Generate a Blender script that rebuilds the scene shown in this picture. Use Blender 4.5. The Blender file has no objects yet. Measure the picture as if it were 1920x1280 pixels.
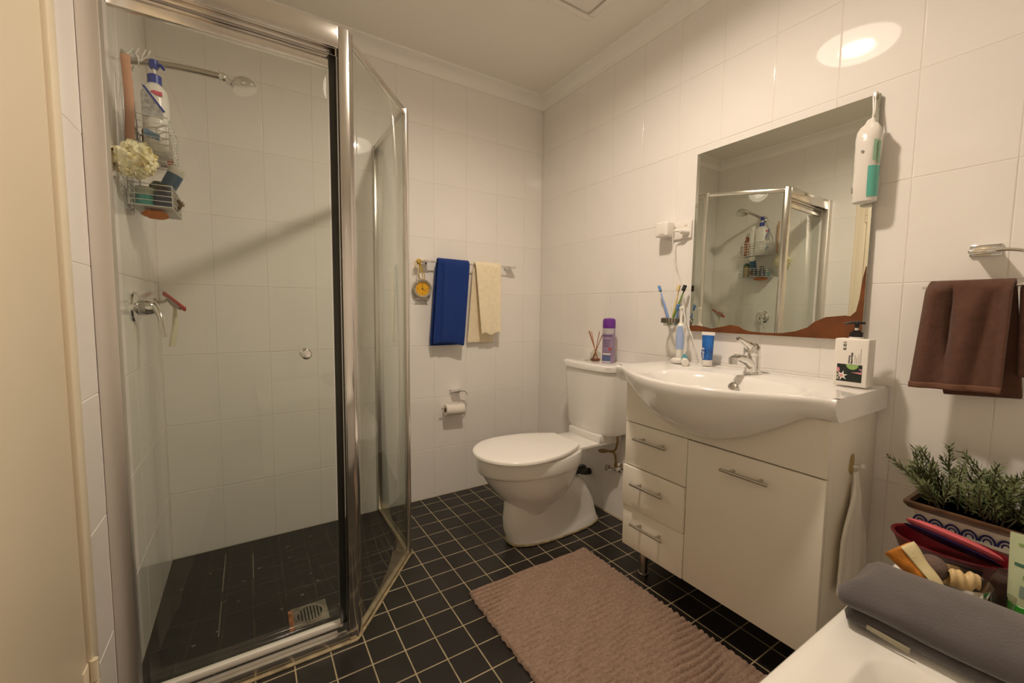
import bpy, bmesh, math, random
from mathutils import Vector, Matrix
random.seed(7)
PI = math.pi
SC = bpy.context.scene
COL = SC.collection

# ------------------------------------------------------------------ camera, world, light, exposure
cam_d = bpy.data.cameras.new('camera')
cam = bpy.data.objects.new('camera', cam_d); COL.objects.link(cam)
R = [[0.8462505547623976, -0.5326706136483689, 0.011046081649363848],
     [-0.03168194860623326, -0.07100730832900853, -0.9969725253468026],
     [0.5318423193925492, 0.8433385912664848, -0.07696601707126643]]
CX, CY, CZ = -1.6433859871614562, -2.258554821090888, 1.1062567621057922
cam.matrix_world = Matrix(((R[0][0], -R[1][0], -R[2][0], CX),
                           (R[0][1], -R[1][1], -R[2][1], CY),
                           (R[0][2], -R[1][2], -R[2][2], CZ), (0, 0, 0, 1)))
cam_d.sensor_width = 36.0
cam_d.lens = 784.2988846379706 / 1920 * 36.0
cam_d.clip_start = 0.02
SC.camera = cam
w = bpy.data.worlds.new('world'); SC.world = w; w.use_nodes = True
w.node_tree.nodes['Background'].inputs[0].default_value = (0.9, 0.8, 0.7, 1)
w.node_tree.nodes['Background'].inputs[1].default_value = 0.02
SC.view_settings.view_transform = 'Standard'
SC.view_settings.look = 'None'
SC.view_settings.gamma = 1.0
SC.view_settings.use_curve_mapping = False
SC.view_settings.exposure = -0.02
SC.cycles.max_bounces = 20            # a small white room: let the light bounce on
SC.cycles.diffuse_bounces = 14
SC.cycles.glossy_bounces = 6
SC.cycles.transparent_max_bounces = 24
BULB = 1060.0
LAMP_COL = (1.0, 0.83, 0.66)

# ------------------------------------------------------------------ materials
MATS = {}
def mat(name, col, rough=0.5, metal=0.0, bump=0.0, bscale=60.0, var=0.0, vscale=12.0, spec=None, sheen=0.0, coat=0.0, sss=0.0, stretch=None, bdist=0.002):
    if name in MATS: return MATS[name]
    m = bpy.data.materials.new(name); m.use_nodes = True
    nt = m.node_tree; b = nt.nodes['Principled BSDF']
    b.inputs['Base Color'].default_value = (*col, 1)
    b.inputs['Roughness'].default_value = rough
    b.inputs['Metallic'].default_value = metal
    if spec is not None: b.inputs['Specular IOR Level'].default_value = spec
    if sheen: b.inputs['Sheen Weight'].default_value = sheen
    if coat: b.inputs['Coat Weight'].default_value = coat; b.inputs['Coat Roughness'].default_value = 0.05
    if sss:
        b.inputs['Subsurface Weight'].default_value = sss
        b.inputs['Subsurface Radius'].default_value = (0.01, 0.008, 0.006)
    tc = nt.nodes.new('ShaderNodeTexCoord')
    vec = tc.outputs['Object']
    if stretch:
        mp = nt.nodes.new('ShaderNodeMapping'); mp.inputs['Scale'].default_value = stretch
        nt.links.new(vec, mp.inputs['Vector']); vec = mp.outputs['Vector']
    if var > 0:
        n = nt.nodes.new('ShaderNodeTexNoise'); n.inputs['Scale'].default_value = vscale; n.inputs['Detail'].default_value = 5
        nt.links.new(vec, n.inputs['Vector'])
        r = nt.nodes.new('ShaderNodeValToRGB')
        r.color_ramp.elements[0].position = 0.3; r.color_ramp.elements[1].position = 0.7
        r.color_ramp.elements[0].color = (*[max(0, c * (1 - var)) for c in col], 1)
        r.color_ramp.elements[1].color = (*[min(1, c * (1 + var)) for c in col], 1)
        nt.links.new(n.outputs['Fac'], r.inputs['Fac']); nt.links.new(r.outputs['Color'], b.inputs['Base Color'])
    if bump > 0:
        n2 = nt.nodes.new('ShaderNodeTexNoise'); n2.inputs['Scale'].default_value = bscale; n2.inputs['Detail'].default_value = 4
        nt.links.new(vec, n2.inputs['Vector'])
        bp = nt.nodes.new('ShaderNodeBump'); bp.inputs['Strength'].default_value = bump; bp.inputs['Distance'].default_value = bdist
        nt.links.new(n2.outputs['Fac'], bp.inputs['Height']); nt.links.new(bp.outputs['Normal'], b.inputs['Normal'])
    MATS[name] = m
    return m

def glass_mat(name, tint, gloss=1.0, ior=1.45, rough=0.0):
    m = bpy.data.materials.new(name); m.use_nodes = True
    nt = m.node_tree; nt.nodes.clear()
    out = nt.nodes.new('ShaderNodeOutputMaterial')
    t = nt.nodes.new('ShaderNodeBsdfTransparent'); t.inputs['Color'].default_value = (*tint, 1)
    g = nt.nodes.new('ShaderNodeBsdfGlossy'); g.inputs['Roughness'].default_value = rough
    fr = nt.nodes.new('ShaderNodeFresnel'); fr.inputs['IOR'].default_value = ior
    mx = nt.nodes.new('ShaderNodeMixShader')
    ge = nt.nodes.new('ShaderNodeNewGeometry')          # reflect once, on the outer face of each sheet
    inv = nt.nodes.new('ShaderNodeMath'); inv.operation = 'SUBTRACT'; inv.inputs[0].default_value = 1.0
    mul = nt.nodes.new('ShaderNodeMath'); mul.operation = 'MULTIPLY'
    nt.links.new(ge.outputs['Backfacing'], inv.inputs[1]); nt.links.new(inv.outputs[0], mul.inputs[0]); nt.links.new(fr.outputs[0], mul.inputs[1])
    nt.links.new(mul.outputs[0], mx.inputs[0]); nt.links.new(t.outputs[0], mx.inputs[1]); nt.links.new(g.outputs[0], mx.inputs[2])
    nt.links.new(mx.outputs[0], out.inputs['Surface'])
    MATS[name] = m
    return m

def emit_mat(name, col, strength, transp=0.0):
    m = bpy.data.materials.new(name); m.use_nodes = True
    nt = m.node_tree; nt.nodes.clear()
    out = nt.nodes.new('ShaderNodeOutputMaterial')
    e = nt.nodes.new('ShaderNodeEmission'); e.inputs[0].default_value = (*col, 1); e.inputs[1].default_value = strength
    if transp > 0:
        t = nt.nodes.new('ShaderNodeBsdfTransparent'); mx = nt.nodes.new('ShaderNodeMixShader'); mx.inputs[0].default_value = 1 - transp
        nt.links.new(t.outputs[0], mx.inputs[1]); nt.links.new(e.outputs[0], mx.inputs[2]); nt.links.new(mx.outputs[0], out.inputs['Surface'])
    else:
        nt.links.new(e.outputs[0], out.inputs['Surface'])
    return m

def hexc(h):
    c = [int(h[i:i + 2], 16) / 255 for i in (0, 2, 4)]
    return tuple(x / 12.92 if x <= 0.04045 else ((x + 0.055) / 1.055) ** 2.4 for x in c)

M_TILE = mat('glazed_white_tile', (0.84, 0.815, 0.79), 0.035, var=0.02, vscale=3, bump=0.006, bscale=7, bdist=0.004)
M_GROUT = mat('wall_grout', (0.76, 0.715, 0.65), 0.7, var=0.05, vscale=30)
M_FTILE = mat('charcoal_floor_tile', (0.0125, 0.0105, 0.0088), 0.33, var=0.22, vscale=14, bump=0.08, bscale=90)
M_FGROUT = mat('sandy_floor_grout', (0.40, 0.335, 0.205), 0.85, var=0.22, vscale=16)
M_SGROUT = mat('dark_shower_grout', (0.040, 0.033, 0.027), 0.6, var=0.6, vscale=9)  # darker, blotchy grout for the shower floor
M_CEIL = mat('ceiling_paint', (0.82, 0.80, 0.73), 0.7, bump=0.04, bscale=200)
M_CORN = mat('cornice_paint', (0.88, 0.86, 0.82), 0.45)
M_BEIGE = mat('cream_gloss_paint', (0.77, 0.68, 0.52), 0.35, bump=0.03, bscale=40)
M_HEAD = mat('header_aluminium', (0.74, 0.71, 0.68), 0.14, 1.0)
M_SCUM = mat('dull_sill_metal', (0.42, 0.36, 0.25), 0.3, 0.7, var=0.25, vscale=25)
M_SATIN = mat('satin_aluminium', (0.74, 0.70, 0.66), 0.42, 1.0, var=0.04, vscale=30, stretch=(1, 1, 0.02))
M_ALU = mat('polished_aluminium', (0.80, 0.77, 0.73), 0.2, 1.0, var=0.04, vscale=30, stretch=(1, 1, 0.02))
M_CHROME = mat('chrome', (0.78, 0.77, 0.75), 0.07, 1.0)
M_STEEL = mat('brushed_nickel', (0.55, 0.51, 0.45), 0.28, 1.0)
M_GLASS = glass_mat('green_tinted_glass', (0.935, 0.953, 0.932), ior=1.6)
M_CLEAR = glass_mat('clear_glass', (0.86, 0.87, 0.82), ior=1.6)
M_CLEARPL = glass_mat('clear_plastic', (0.86, 0.84, 0.80), ior=1.35, rough=0.1)
M_BLACKR = mat('black_rubber', (0.012, 0.012, 0.011), 0.5)
M_SEAL = mat('dark_grey_jamb', (0.05, 0.05, 0.045), 0.35, 0.5)
M_SILIC = mat('yellowed_silicone', (0.38, 0.31, 0.185), 0.45, var=0.35, vscale=35, bump=0.3, bscale=60)
M_PORC = mat('white_porcelain', (0.82, 0.805, 0.78), 0.08, coat=0.3)
M_SEAT = mat('white_seat_plastic', (0.88, 0.86, 0.83), 0.2)
M_VAN = mat('white_cabinet_lacquer', (0.83, 0.79, 0.70), 0.28)
M_GAP = mat('dark_gap', (0.10, 0.085, 0.06), 0.8)
M_BATH = mat('white_acrylic', (0.88, 0.87, 0.83), 0.16, coat=0.2)
M_MIRROR = mat('mirror_silver', (0.80, 0.82, 0.76), 0.0, 1.0)
M_MEDGE = mat('mirror_glass_edge', (0.30, 0.36, 0.30), 0.15)
M_TARN = mat('brown_tarnish', hexc('6b3c1c'), 0.3, var=0.35, vscale=14)
M_WPL = mat('white_plastic', (0.80, 0.77, 0.72), 0.3)
M_WIRE = mat('white_coated_wire', (0.72, 0.72, 0.70), 0.35)
M_BLACK = mat('black_plastic', (0.012, 0.011, 0.011), 0.3)
M_BRASS = mat('aged_brass', (0.36, 0.25, 0.12), 0.35, 1.0)

# ------------------------------------------------------------------ mesh builder
WL = {}
class MB:
    def __init__(s): s.v = []; s.f = []; s.mi = []
    def add(s, vs, fs, mi=0):
        o = len(s.v); s.v += [tuple(x) for x in vs]; s.f += [tuple(o + i for i in f) for f in fs]; s.mi += [mi] * len(fs); return s
    def box(s, lo, hi, bev=0.0, mi=0, rot=None, seg=2):
        lo = Vector(lo); hi = Vector(hi); c = (lo + hi) / 2; h = (hi - lo) / 2
        bm = bmesh.new(); bmesh.ops.create_cube(bm, size=2.0)
        for v in bm.verts: v.co = Vector((v.co.x * h.x, v.co.y * h.y, v.co.z * h.z))
        if bev > 0: bmesh.ops.bevel(bm, geom=bm.edges[:], offset=min(bev, min(h) * 0.98), segments=seg, affect='EDGES', profile=0.5, clamp_overlap=True)
        bm.verts.ensure_lookup_table()
        vs = []
        for i, v in enumerate(bm.verts):
            v.index = i; p = v.co.copy()
            if rot is not None: p = rot @ p
            vs.append(p + c)
        s.add(vs, [[v.index for v in f.verts] for f in bm.faces], mi); bm.free(); return s
    def tube(s, pts, r, n=10, closed=False, cap=True, mi=0):
        pts = [Vector(p) for p in pts]; rs = r if isinstance(r, (list, tuple)) else [r] * len(pts)
        rings = []; prev = None; N = len(pts)
        for i, p in enumerate(pts):
            if closed: t = (pts[(i + 1) % N] - pts[i - 1])
            else: t = pts[min(i + 1, N - 1)] - pts[max(i - 1, 0)]
            t.normalize()
            if prev is None:
                a = Vector((0, 0, 1)) if abs(t.z) < 0.9 else Vector((1, 0, 0))
                u = t.cross(a).normalized()
            else:
                u = prev - t * prev.dot(t)
                u = u.normalized() if u.length > 1e-6 else t.orthogonal().normalized()
            prev = u; vv = t.cross(u)
            rings.append([p + (u * math.cos(2 * PI * k / n) + vv * math.sin(2 * PI * k / n)) * rs[i] for k in range(n)])
        return s.loft(rings, cap=cap and not closed, loop=closed, mi=mi)
    def loft(s, rings, cap=True, loop=False, mi=0, closed=True):
        n = len(rings[0]); vs = [p for r in rings for p in r]; fs = []
        M = len(rings)
        for i in range(M if loop else M - 1):
            a = i * n; b = ((i + 1) % M) * n
            for k in range(n if closed else n - 1):
                k2 = (k + 1) % n
                fs.append((a + k, a + k2, b + k2, b + k))
        if cap and not loop:
            fs.append(tuple(range(n - 1, -1, -1))); fs.append(tuple((M - 1) * n + k for k in range(n)))
        return s.add(vs, fs, mi)
    def lathe(s, prof, c, axis=(0, 0, 1), n=28, mi=0, cap=True):
        ax = Vector(axis).normalized(); u = ax.orthogonal().normalized(); v = ax.cross(u); c = Vector(c)
        rings = [[c + ax * h + (u * math.cos(2 * PI * k / n) + v * math.sin(2 * PI * k / n)) * max(r, 1e-5) for k in range(n)] for r, h in prof]
        return s.loft(rings, cap=cap, mi=mi)
    def grid(s, fn, nu, nv, mi=0):
        vs = [fn(i / nu, j / nv) for i in range(nu + 1) for j in range(nv + 1)]
        fs = [(i * (nv + 1) + j, (i + 1) * (nv + 1) + j, (i + 1) * (nv + 1) + j + 1, i * (nv + 1) + j + 1) for i in range(nu) for j in range(nv)]
        return s.add(vs, fs, mi)
    def prism(s, pts, d0, d1, axis='z', mi=0):
        def P(p, d): return {'z': (p[0], p[1], d), 'x': (d, p[0], p[1]), 'y': (p[0], d, p[1])}[axis]
        n = len(pts)
        vs = [P(p, d0) for p in pts] + [P(p, d1) for p in pts]
        fs = [tuple(range(n)), tuple(range(2 * n - 1, n - 1, -1))] + [(i, i + n, (i + 1) % n + n, (i + 1) % n) for i in range(n)]
        return s.add(vs, fs, mi)
    def sphere(s, c, r, n=16, m=10, mi=0):
        rr = r if isinstance(r, (tuple, list)) else (r, r, r)
        rings = [[(c[0] + rr[0] * math.sin(PI * j / m) * math.cos(2 * PI * k / n), c[1] + rr[1] * math.sin(PI * j / m) * math.sin(2 * PI * k / n), c[2] - rr[2] * math.cos(PI * j / m)) for k in range(n)] for j in [0.02] + list(range(1, m)) + [m - 0.02]]
        return s.loft(rings, mi=mi)
    def build(s, name, mats, parent=None, smooth=40, base=None):
        me = bpy.data.meshes.new(name)
        if parent is not None: b = Vector(WL[parent])
        elif base is not None: b = Vector(base)
        else:
            xs = [v[0] for v in s.v]; ys = [v[1] for v in s.v]; zs = [v[2] for v in s.v]
            b = Vector(((min(xs) + max(xs)) / 2, (min(ys) + max(ys)) / 2, min(zs)))
        me.from_pydata([tuple(Vector(v) - b) for v in s.v], [], s.f)
        bm = bmesh.new(); bm.from_mesh(me); bmesh.ops.recalc_face_normals(bm, faces=bm.faces[:]); bm.to_mesh(me); bm.free()
        for m in (mats if isinstance(mats, (list, tuple)) else [mats]): me.materials.append(m)
        for p, i in zip(me.polygons, s.mi): p.material_index = i
        if smooth is not None:
            me.polygons.foreach_set('use_smooth', [True] * len(me.polygons))
            me.set_sharp_from_angle(angle=math.radians(smooth))
        o = bpy.data.objects.new(name, me); COL.objects.link(o)
        if parent is not None: o.parent = parent
        else: o.location = b
        WL[o] = tuple(b)
        return o

def tag(o, label, cat, group=None):
    o['label'] = label; o['category'] = cat
    if group: o['group'] = group
    return o
def thing(name, label, cat, loc, group=None):
    o = bpy.data.objects.new(name, None); COL.objects.link(o); o.location = loc; o.empty_display_size = 0.05
    WL[o] = tuple(loc); return tag(o, label, cat, group)
def struct(o): o['kind'] = 'structure'; return o
def solidify(o, t, off=0.0, sub=0):
    m = o.modifiers.new('thickness', 'SOLIDIFY'); m.thickness = t; m.offset = off
    if sub:
        q = o.modifiers.new('smooth', 'SUBSURF'); q.levels = sub; q.render_levels = sub
    return o
def ss(a, b, x):
    t = max(0.0, min(1.0, (x - a) / (b - a))); return t * t * (3 - 2 * t)
def bez(p0, p1, p2, p3, n=12):
    p0, p1, p2, p3 = map(Vector, (p0, p1, p2, p3)); out = []
    for i in range(n + 1):
        t = i / n; out.append(p0 * (1 - t) ** 3 + p1 * 3 * t * (1 - t) ** 2 + p2 * 3 * t * t * (1 - t) + p3 * t ** 3)
    return out
def smoothpath(pts, n=8):
    P = [Vector(p) for p in pts]; out = []
    for i in range(len(P) - 1):
        a = P[max(i - 1, 0)]; b = P[i]; c = P[i + 1]; d = P[min(i + 2, len(P) - 1)]
        for k in range(n):
            t = k / n
            out.append(0.5 * (2 * b + (c - a) * t + (2 * a - 5 * b + 4 * c - d) * t * t + (3 * b - a - 3 * c + d) * t ** 3))
    out.append(P[-1]); return out
_dg = None
def text(s, name, size, origin, xdir, ydir, m, parent, thick=0.0002, align='LEFT', bold=0.0):
    cu = bpy.data.curves.new(name, 'FONT'); cu.body = s; cu.size = size; cu.align_x = align; cu.extrude = thick; cu.offset = bold
    cu.resolution_u = 3
    to = bpy.data.objects.new(name, cu); COL.objects.link(to)
    bpy.context.view_layer.update()
    me = bpy.data.meshes.new_from_object(to.evaluated_get(bpy.context.evaluated_depsgraph_get()))
    bpy.data.objects.remove(to)
    x = Vector(xdir).normalized(); y = Vector(ydir); y = (y - x * y.dot(x)).normalized(); z = x.cross(y)
    b = Vector(WL[parent]); O = Vector(origin)
    for v in me.vertices:
        v.co = O + x * v.co.x + y * v.co.y + z * v.co.z - b
    me.materials.clear(); me.materials.append(m)
    o = bpy.data.objects.new(name, me); COL.objects.link(o); o.parent = parent; WL[o] = tuple(b)
    return o

# ------------------------------------------------------------------ dimensions
XL, YR, ZC = -1.955, -2.75, 2.430           # left wall, rear wall, ceiling; right wall x=0, back wall y=0
TD = 0.0010                                  # tile face stands proud of the grout by this

# ------------------------------------------------------------------ setting: floor, walls, ceiling
def slab(name, lo, hi, m): return struct(MB().box(lo, hi).build(name, m, smooth=None))
floor = slab('floor', (XL - 0.1, YR - 0.1, -0.06), (0.1, 0.1, -TD), M_FGROUT)
wall_back = slab('wall_back', (XL - 0.1, TD, -0.06), (0.1, 0.1, ZC + 0.05), M_GROUT)
wall_right = slab('wall_right', (TD, YR - 0.1, -0.06), (0.1, TD, ZC + 0.05), M_GROUT)
DY0, DY1, DZ = -1.030, -1.98, 2.08           # door opening in the left wall
mb = MB().box((XL - 0.1, DY0, -0.06), (XL - TD, TD, ZC + 0.05)).box((XL - 0.1, YR - 0.1, -0.06), (XL - TD, DY1, ZC + 0.05)).box((XL - 0.1, DY1, DZ), (XL - TD, DY0, ZC + 0.05))
wall_left = struct(mb.build('wall_left', M_GROUT, smooth=None))
wall_rear = slab('wall_rear', (XL - 0.1, YR - 0.1, -0.06), (0.1, YR, ZC + 0.05), M_TILE)
ceiling = slab('ceiling', (XL - 0.1, YR - 0.1, ZC), (0.1, 0.1, ZC + 0.06), M_CEIL)
SHP = [(XL, 0), (-1.067, 0), (-1.067, -0.485), (-1.372, -0.862), (XL, -0.862)]
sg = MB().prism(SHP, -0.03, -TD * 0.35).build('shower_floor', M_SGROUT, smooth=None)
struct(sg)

TILE_ME = {}
def tile_mesh(key, w_, h_, t, ch, m):
    k = (key, round(w_, 4), round(h_, 4))
    if k in TILE_ME: return TILE_ME[k]
    a, b = w_ / 2, h_ / 2
    vs = [(-a, -b, -t), (a, -b, -t), (a, b, -t), (-a, b, -t), (-a, -b, -ch), (a, -b, -ch), (a, b, -ch), (-a, b, -ch),
          (-a + ch, -b + ch, -ch * 0.25), (a - ch, -b + ch, -ch * 0.25), (a - ch, b - ch, -ch * 0.25), (-a + ch, b - ch, -ch * 0.25),
          (-a + 2.4 * ch, -b + 2.4 * ch, 0), (a - 2.4 * ch, -b + 2.4 * ch, 0), (a - 2.4 * ch, b - 2.4 * ch, 0), (-a + 2.4 * ch, b - 2.4 * ch, 0)]
    fs = [(12, 13, 14, 15)]
    for L in (0, 4, 8):
        for k2 in range(4): fs.append((L + k2, L + (k2 + 1) % 4, L + 4 + (k2 + 1) % 4, L + 4 + k2))
    me = bpy.data.meshes.new(key); me.from_pydata(vs, [], fs); me.materials.append(m)
    me.polygons.foreach_set('use_smooth', [False] * len(me.polygons))     # the glazed face is flat
    TILE_ME[k] = me
    return me
def edges(lo, hi, off, pitch):
    e = [lo]; k = math.ceil((lo - off) / pitch + 1e-6)
    while off + k * pitch < hi - 1e-4:
        if off + k * pitch > lo + 0.004: e.append(off + k * pitch)
        k += 1
    e.append(hi); return e
def put_tile(me, parent, loc, basis, tilt, name='tile'):
    o = bpy.data.objects.new(name, me); COL.objects.link(o); o.parent = parent
    b = Vector(WL[parent]); rx, ry = random.gauss(0, tilt), random.gauss(0, tilt)
    Mx = Matrix((basis[0], basis[1], basis[2])).transposed() @ Matrix.Rotation(rx, 3, 'X') @ Matrix.Rotation(ry, 3, 'Y')
    o.matrix_local = Matrix.Translation(Vector(loc) - b) @ Mx.to_4x4()
    return o
ZE = [0.0015] + [0.2905 + 0.30184 * k for k in range(7)] + [2.40]
G = 0.0019
def tile_wall(parent, us, zs, place, basis, skip=lambda u0, u1, z0, z1: False):
    for i in range(len(us) - 1):
        for j in range(len(zs) - 1):
            u0, u1, z0, z1 = us[i], us[i + 1], zs[j], zs[j + 1]
            if skip(u0, u1, z0, z1): continue
            ww, hh = u1 - u0 - G, z1 - z0 - G
            if ww < 0.006 or hh < 0.006: continue
            put_tile(tile_mesh('wall_tile', ww, hh, 0.006, 0.0009, M_TILE), parent, place((u0 + u1) / 2, (z0 + z1) / 2), basis, 0.0010)
# back wall, faces -y : u = x
tile_wall(wall_back, edges(XL, -0.0005, -0.1362, 0.20369), ZE, lambda u, z: (u, 0, z), ((1, 0, 0), (0, 0, 1), (0, -1, 0)))
# right wall, faces -x : u = -y (0 .. 2.75)
tile_wall(wall_right, edges(0.0005, 2.75, 0.2208, 0.19986), ZE, lambda u, z: (0, -u, z), ((0, -1, 0), (0, 0, 1), (-1, 0, 0)))
# left wall, faces +x : u = y
tile_wall(wall_left, edges(DY0, -0.0005, -0.0810, 0.2010), ZE, lambda u, z: (XL, u, z), ((0, 1, 0), (0, 0, 1), (1, 0, 0)))
tile_wall(wall_left, edges(DY1, DY0, -1.13, 0.2010), [DZ, 2.1015, 2.40], lambda u, z: (XL, u, z), ((0, 1, 0), (0, 0, 1), (1, 0, 0)))
tile_wall(wall_left, edges(YR, DY1, -2.1, 0.2010), ZE, lambda u, z: (XL, u, z), ((0, 1, 0), (0, 0, 1), (1, 0, 0)))
# floor tiles, 100 mm
FX = edges(XL, -0.0005, -0.00754, 0.1032); FY = edges(YR, -0.0005, 0.03105, 0.1032)
def in_shower(x, y):
    if x > -1.067 or y < -0.862: return False
    return not (x > -1.372 and y < -0.485 - (-1.067 - x) * (0.377 / 0.305))
field = MB()
for i in range(len(FX) - 1):
    for j in range(len(FY) - 1):
        x0, x1, y0, y1 = FX[i], FX[i + 1], FY[j], FY[j + 1]; cx, cy = (x0 + x1) / 2, (y0 + y1) / 2
        ww, hh = x1 - x0 - 0.004, y1 - y0 - 0.004
        if ww < 0.006 or hh < 0.006: continue
        if cy < -1.95 or (cx < -1.45 and cy < -1.0):
            field.box((cx - ww / 2, cy - hh / 2, -0.006), (cx + ww / 2, cy + hh / 2, 0)); continue
        put_tile(tile_mesh('floor_tile', ww, hh, 0.006, 0.0009, M_FTILE), sg if in_shower(cx, cy) else floor, (cx, cy, 0), ((1, 0, 0), (0, 1, 0), (0, 0, 1)), 0.0015)
fo = field.build('tile_field', M_FTILE, floor, smooth=None); fo['kind'] = 'stuff'

# cornice (coved plaster moulding)
def cornice(name, a, b, inward):
    a = Vector(a); b = Vector(b); n = Vector(inward)
    prof = [(0.0, 2.368), (0.006, 2.368), (0.006, 2.374)]
    for k in range(9):
        t = k / 8 * PI / 2
        prof.append((0.064 - 0.056 * math.cos(t), 2.378 + 0.042 * math.sin(t)))
    prof += [(0.070, 2.422), (0.070, ZC), (0.0, ZC)]
    ring = lambda p: [Vector((p.x, p.y, 0)) + n * d + Vector((0, 0, z)) for d, z in prof]
    return struct(MB().loft([ring(a), ring(b)]).build(name, M_CORN, smooth=35))
cornice('trim_1', (XL, 0, 0), (0, 0, 0), (0, -1, 0))
cornice('trim_2', (0, 0, 0), (0, YR, 0), (-1, 0, 0))
cornice('trim_3', (XL, YR, 0), (XL, 0, 0), (1, 0, 0))
cornice('trim_4', (0, YR, 0), (XL, YR, 0), (0, 1, 0))

# door in the left wall
door = bpy.data.objects.new('door_1', None); COL.objects.link(door); door.location = (XL, -1.5, 0); WL[door] = (XL, -1.5, 0); struct(door)
MB().box((XL - 0.035, DY1 + 0.075, 0.008), (XL + 0.004, -1.098, 2.02), 0.002).build('door_leaf', M_BEIGE, door)
fr = MB()
fr.box((XL - 0.10, -1.052, 0), (XL + 0.006, DY0 + 0.001, DZ), 0.003).box((XL - 0.10, -1.094, 0), (XL + 0.012, -1.050, DZ), 0.004)
fr.box((XL - 0.10, DY1, 0), (XL + 0.012, DY1 + 0.07, DZ), 0.004).box((XL - 0.10, DY1, 2.026), (XL + 0.012, DY0, DZ), 0.004)
fr.build('door_frame', M_BEIGE, door)
for z in (0.268, 1.75):
    h = MB().box((XL + 0.002, -1.128, z), (XL + 0.0065, -1.094, z + 0.09), 0.001).tube([(XL + 0.013, -1.092, z - 0.003), (XL + 0.013, -1.092, z + 0.043)], 0.0075).tube([(XL + 0.013, -1.092, z + 0.047), (XL + 0.013, -1.092, z + 0.093)], 0.0075)
    h.build('hinge', M_BEIGE, door)
hd = MB().lathe([(0.026, 0), (0.026, 0.006), (0.009, 0.008), (0.009, 0.045)], (XL + 0.004, -1.84, 1.02), (1, 0, 0)).tube(bez((XL + 0.045, -1.84, 1.02), (XL + 0.055, -1.82, 1.02), (XL + 0.055, -1.78, 1.02), (XL + 0.05, -1.73, 1.02)), 0.008)
hd.build('door_handle', M_STEEL, door)

# ------------------------------------------------------------------ ceiling lamp and fan
LX, LY = -0.91, -1.335
lamp = thing('ceiling_lamp', 'round glass dome ceiling light lit warm white in mid ceiling', 'lamp', (LX, LY, ZC))
MB().lathe([(0.168, 0), (0.168, -0.016), (0.16, -0.02)], (LX, LY, ZC), (0, 0, 1), 40).build('base', M_WPL, lamp)
dome = [(0.158 * math.cos(t), -0.02 - 0.062 * math.sin(t)) for t in [k / 9 * PI / 2 for k in range(10)]]
MB().lathe(dome, (LX, LY, ZC), (0, 0, 1), 40, cap=False).build('lamp_shade', emit_mat('lamp_dome_glow', (1.0, 0.86, 0.71), 11.0, 0.62), lamp)
bu = MB().lathe([(0.055, -0.026), (0.055, -0.030), (0.050, -0.032)], (LX, LY, ZC), (0, 0, 1), 32).build('light_board', emit_mat('bulb_glow', LAMP_COL, BULB), lamp)
MB().lathe([(0.056, -0.0205), (0.072, -0.0205), (0.076, -0.047), (0.074, -0.047), (0.070, -0.024), (0.056, -0.024), (0.056, -0.0205)], (LX, LY, ZC), (0, 0, 1), 36, cap=False).build('added_light_shield', M_WPL, lamp)  # unseen cup added to cut the lamp's sideways light on the upper walls
fan = thing('exhaust_fan', 'square white exhaust fan grille on the ceiling', 'fan', (-0.435, -0.885, ZC))
fb = MB()
f0x, f1x, f0y, f1y = -0.59, -0.283, -1.038, -0.731
for (a, b) in (((f0x, f0y), (f1x, f0y + 0.035)), ((f0x, f1y - 0.035), (f1x, f1y)), ((f0x, f0y + 0.035), (f0x + 0.035, f1y - 0.035)), ((f1x - 0.035, f0y + 0.035), (f1x, f1y - 0.035))):
    fb.box((a[0], a[1], ZC - 0.018), (b[0], b[1], ZC), 0.006)
fb.build('frame', M_WPL, fan)
MB().box((f0x + 0.05, f0y + 0.05, ZC - 0.022), (f1x - 0.05, f1y - 0.05, ZC - 0.010), 0.004).build('cover_panel', M_WPL, fan)

# ------------------------------------------------------------------ shower screen
scr = thing('shower_screen', 'angled aluminium framed glass shower enclosure in the back left corner', 'shower', (-1.37, -0.862, 0))
H = 1.937
A0 = Vector((XL, -0.862, 0)); A1 = Vector((-1.372, -0.862, 0)); A2 = Vector((-1.067, -0.485, 0)); A3 = Vector((-1.067, 0, 0))
def rail(mb, a, b, z0, z1, w_, bev=0.003):
    a = Vector(a); b = Vector(b); d = b - a; L = d.length; ang = math.atan2(d.y, d.x)
    c = (a + b) / 2; rot = Matrix.Rotation(ang, 3, 'Z')
    return mb.box((c.x - L / 2, c.y - w_ / 2, z0), (c.x + L / 2, c.y + w_ / 2, z1), bev, rot=rot)
cp = MB().box((-1.392, -0.874, 0.0), (-1.362, -0.834, H), 0.003)
rail(cp, (-1.372, -0.869, 0), (-1.352, -0.845, 0), 0.0, H, 0.018)
cp.build('corner_post', M_HEAD, scr)
MB().tube([(A2.x + 0.002, A2.y - 0.004, 0.0), (A2.x + 0.002, A2.y - 0.004, H - 0.01)], 0.0125, 14).build('corner_post', M_ALU, scr)
MB().box((XL + 0.0005, -0.884, 0), (XL + 0.042, -0.846, H), 0.003).build('wall_channel', M_SATIN, scr)
MB().box((A3.x - 0.011, -0.022, 0), (A3.x + 0.011, -0.0008, H - 0.01), 0.002).build('wall_channel', M_ALU, scr)
hr = MB().box((XL + 0.042, -0.876, 1.872), (-1.392, -0.866, H), 0.002).box((XL + 0.042, -0.866, 1.925), (-1.392, -0.822, H), 0.002)
hr.box((XL + 0.042, -0.852, 1.868), (-1.412, -0.842, 1.93), 0.001).box((XL + 0.042, -0.830, 1.872), (-1.392, -0.822, 1.93), 0.001)
hr.box((XL + 0.042, -0.866, 1.880), (-1.412, -0.852, 1.884), 0.001)
hr.build('header_rail', M_HEAD, scr)
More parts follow.
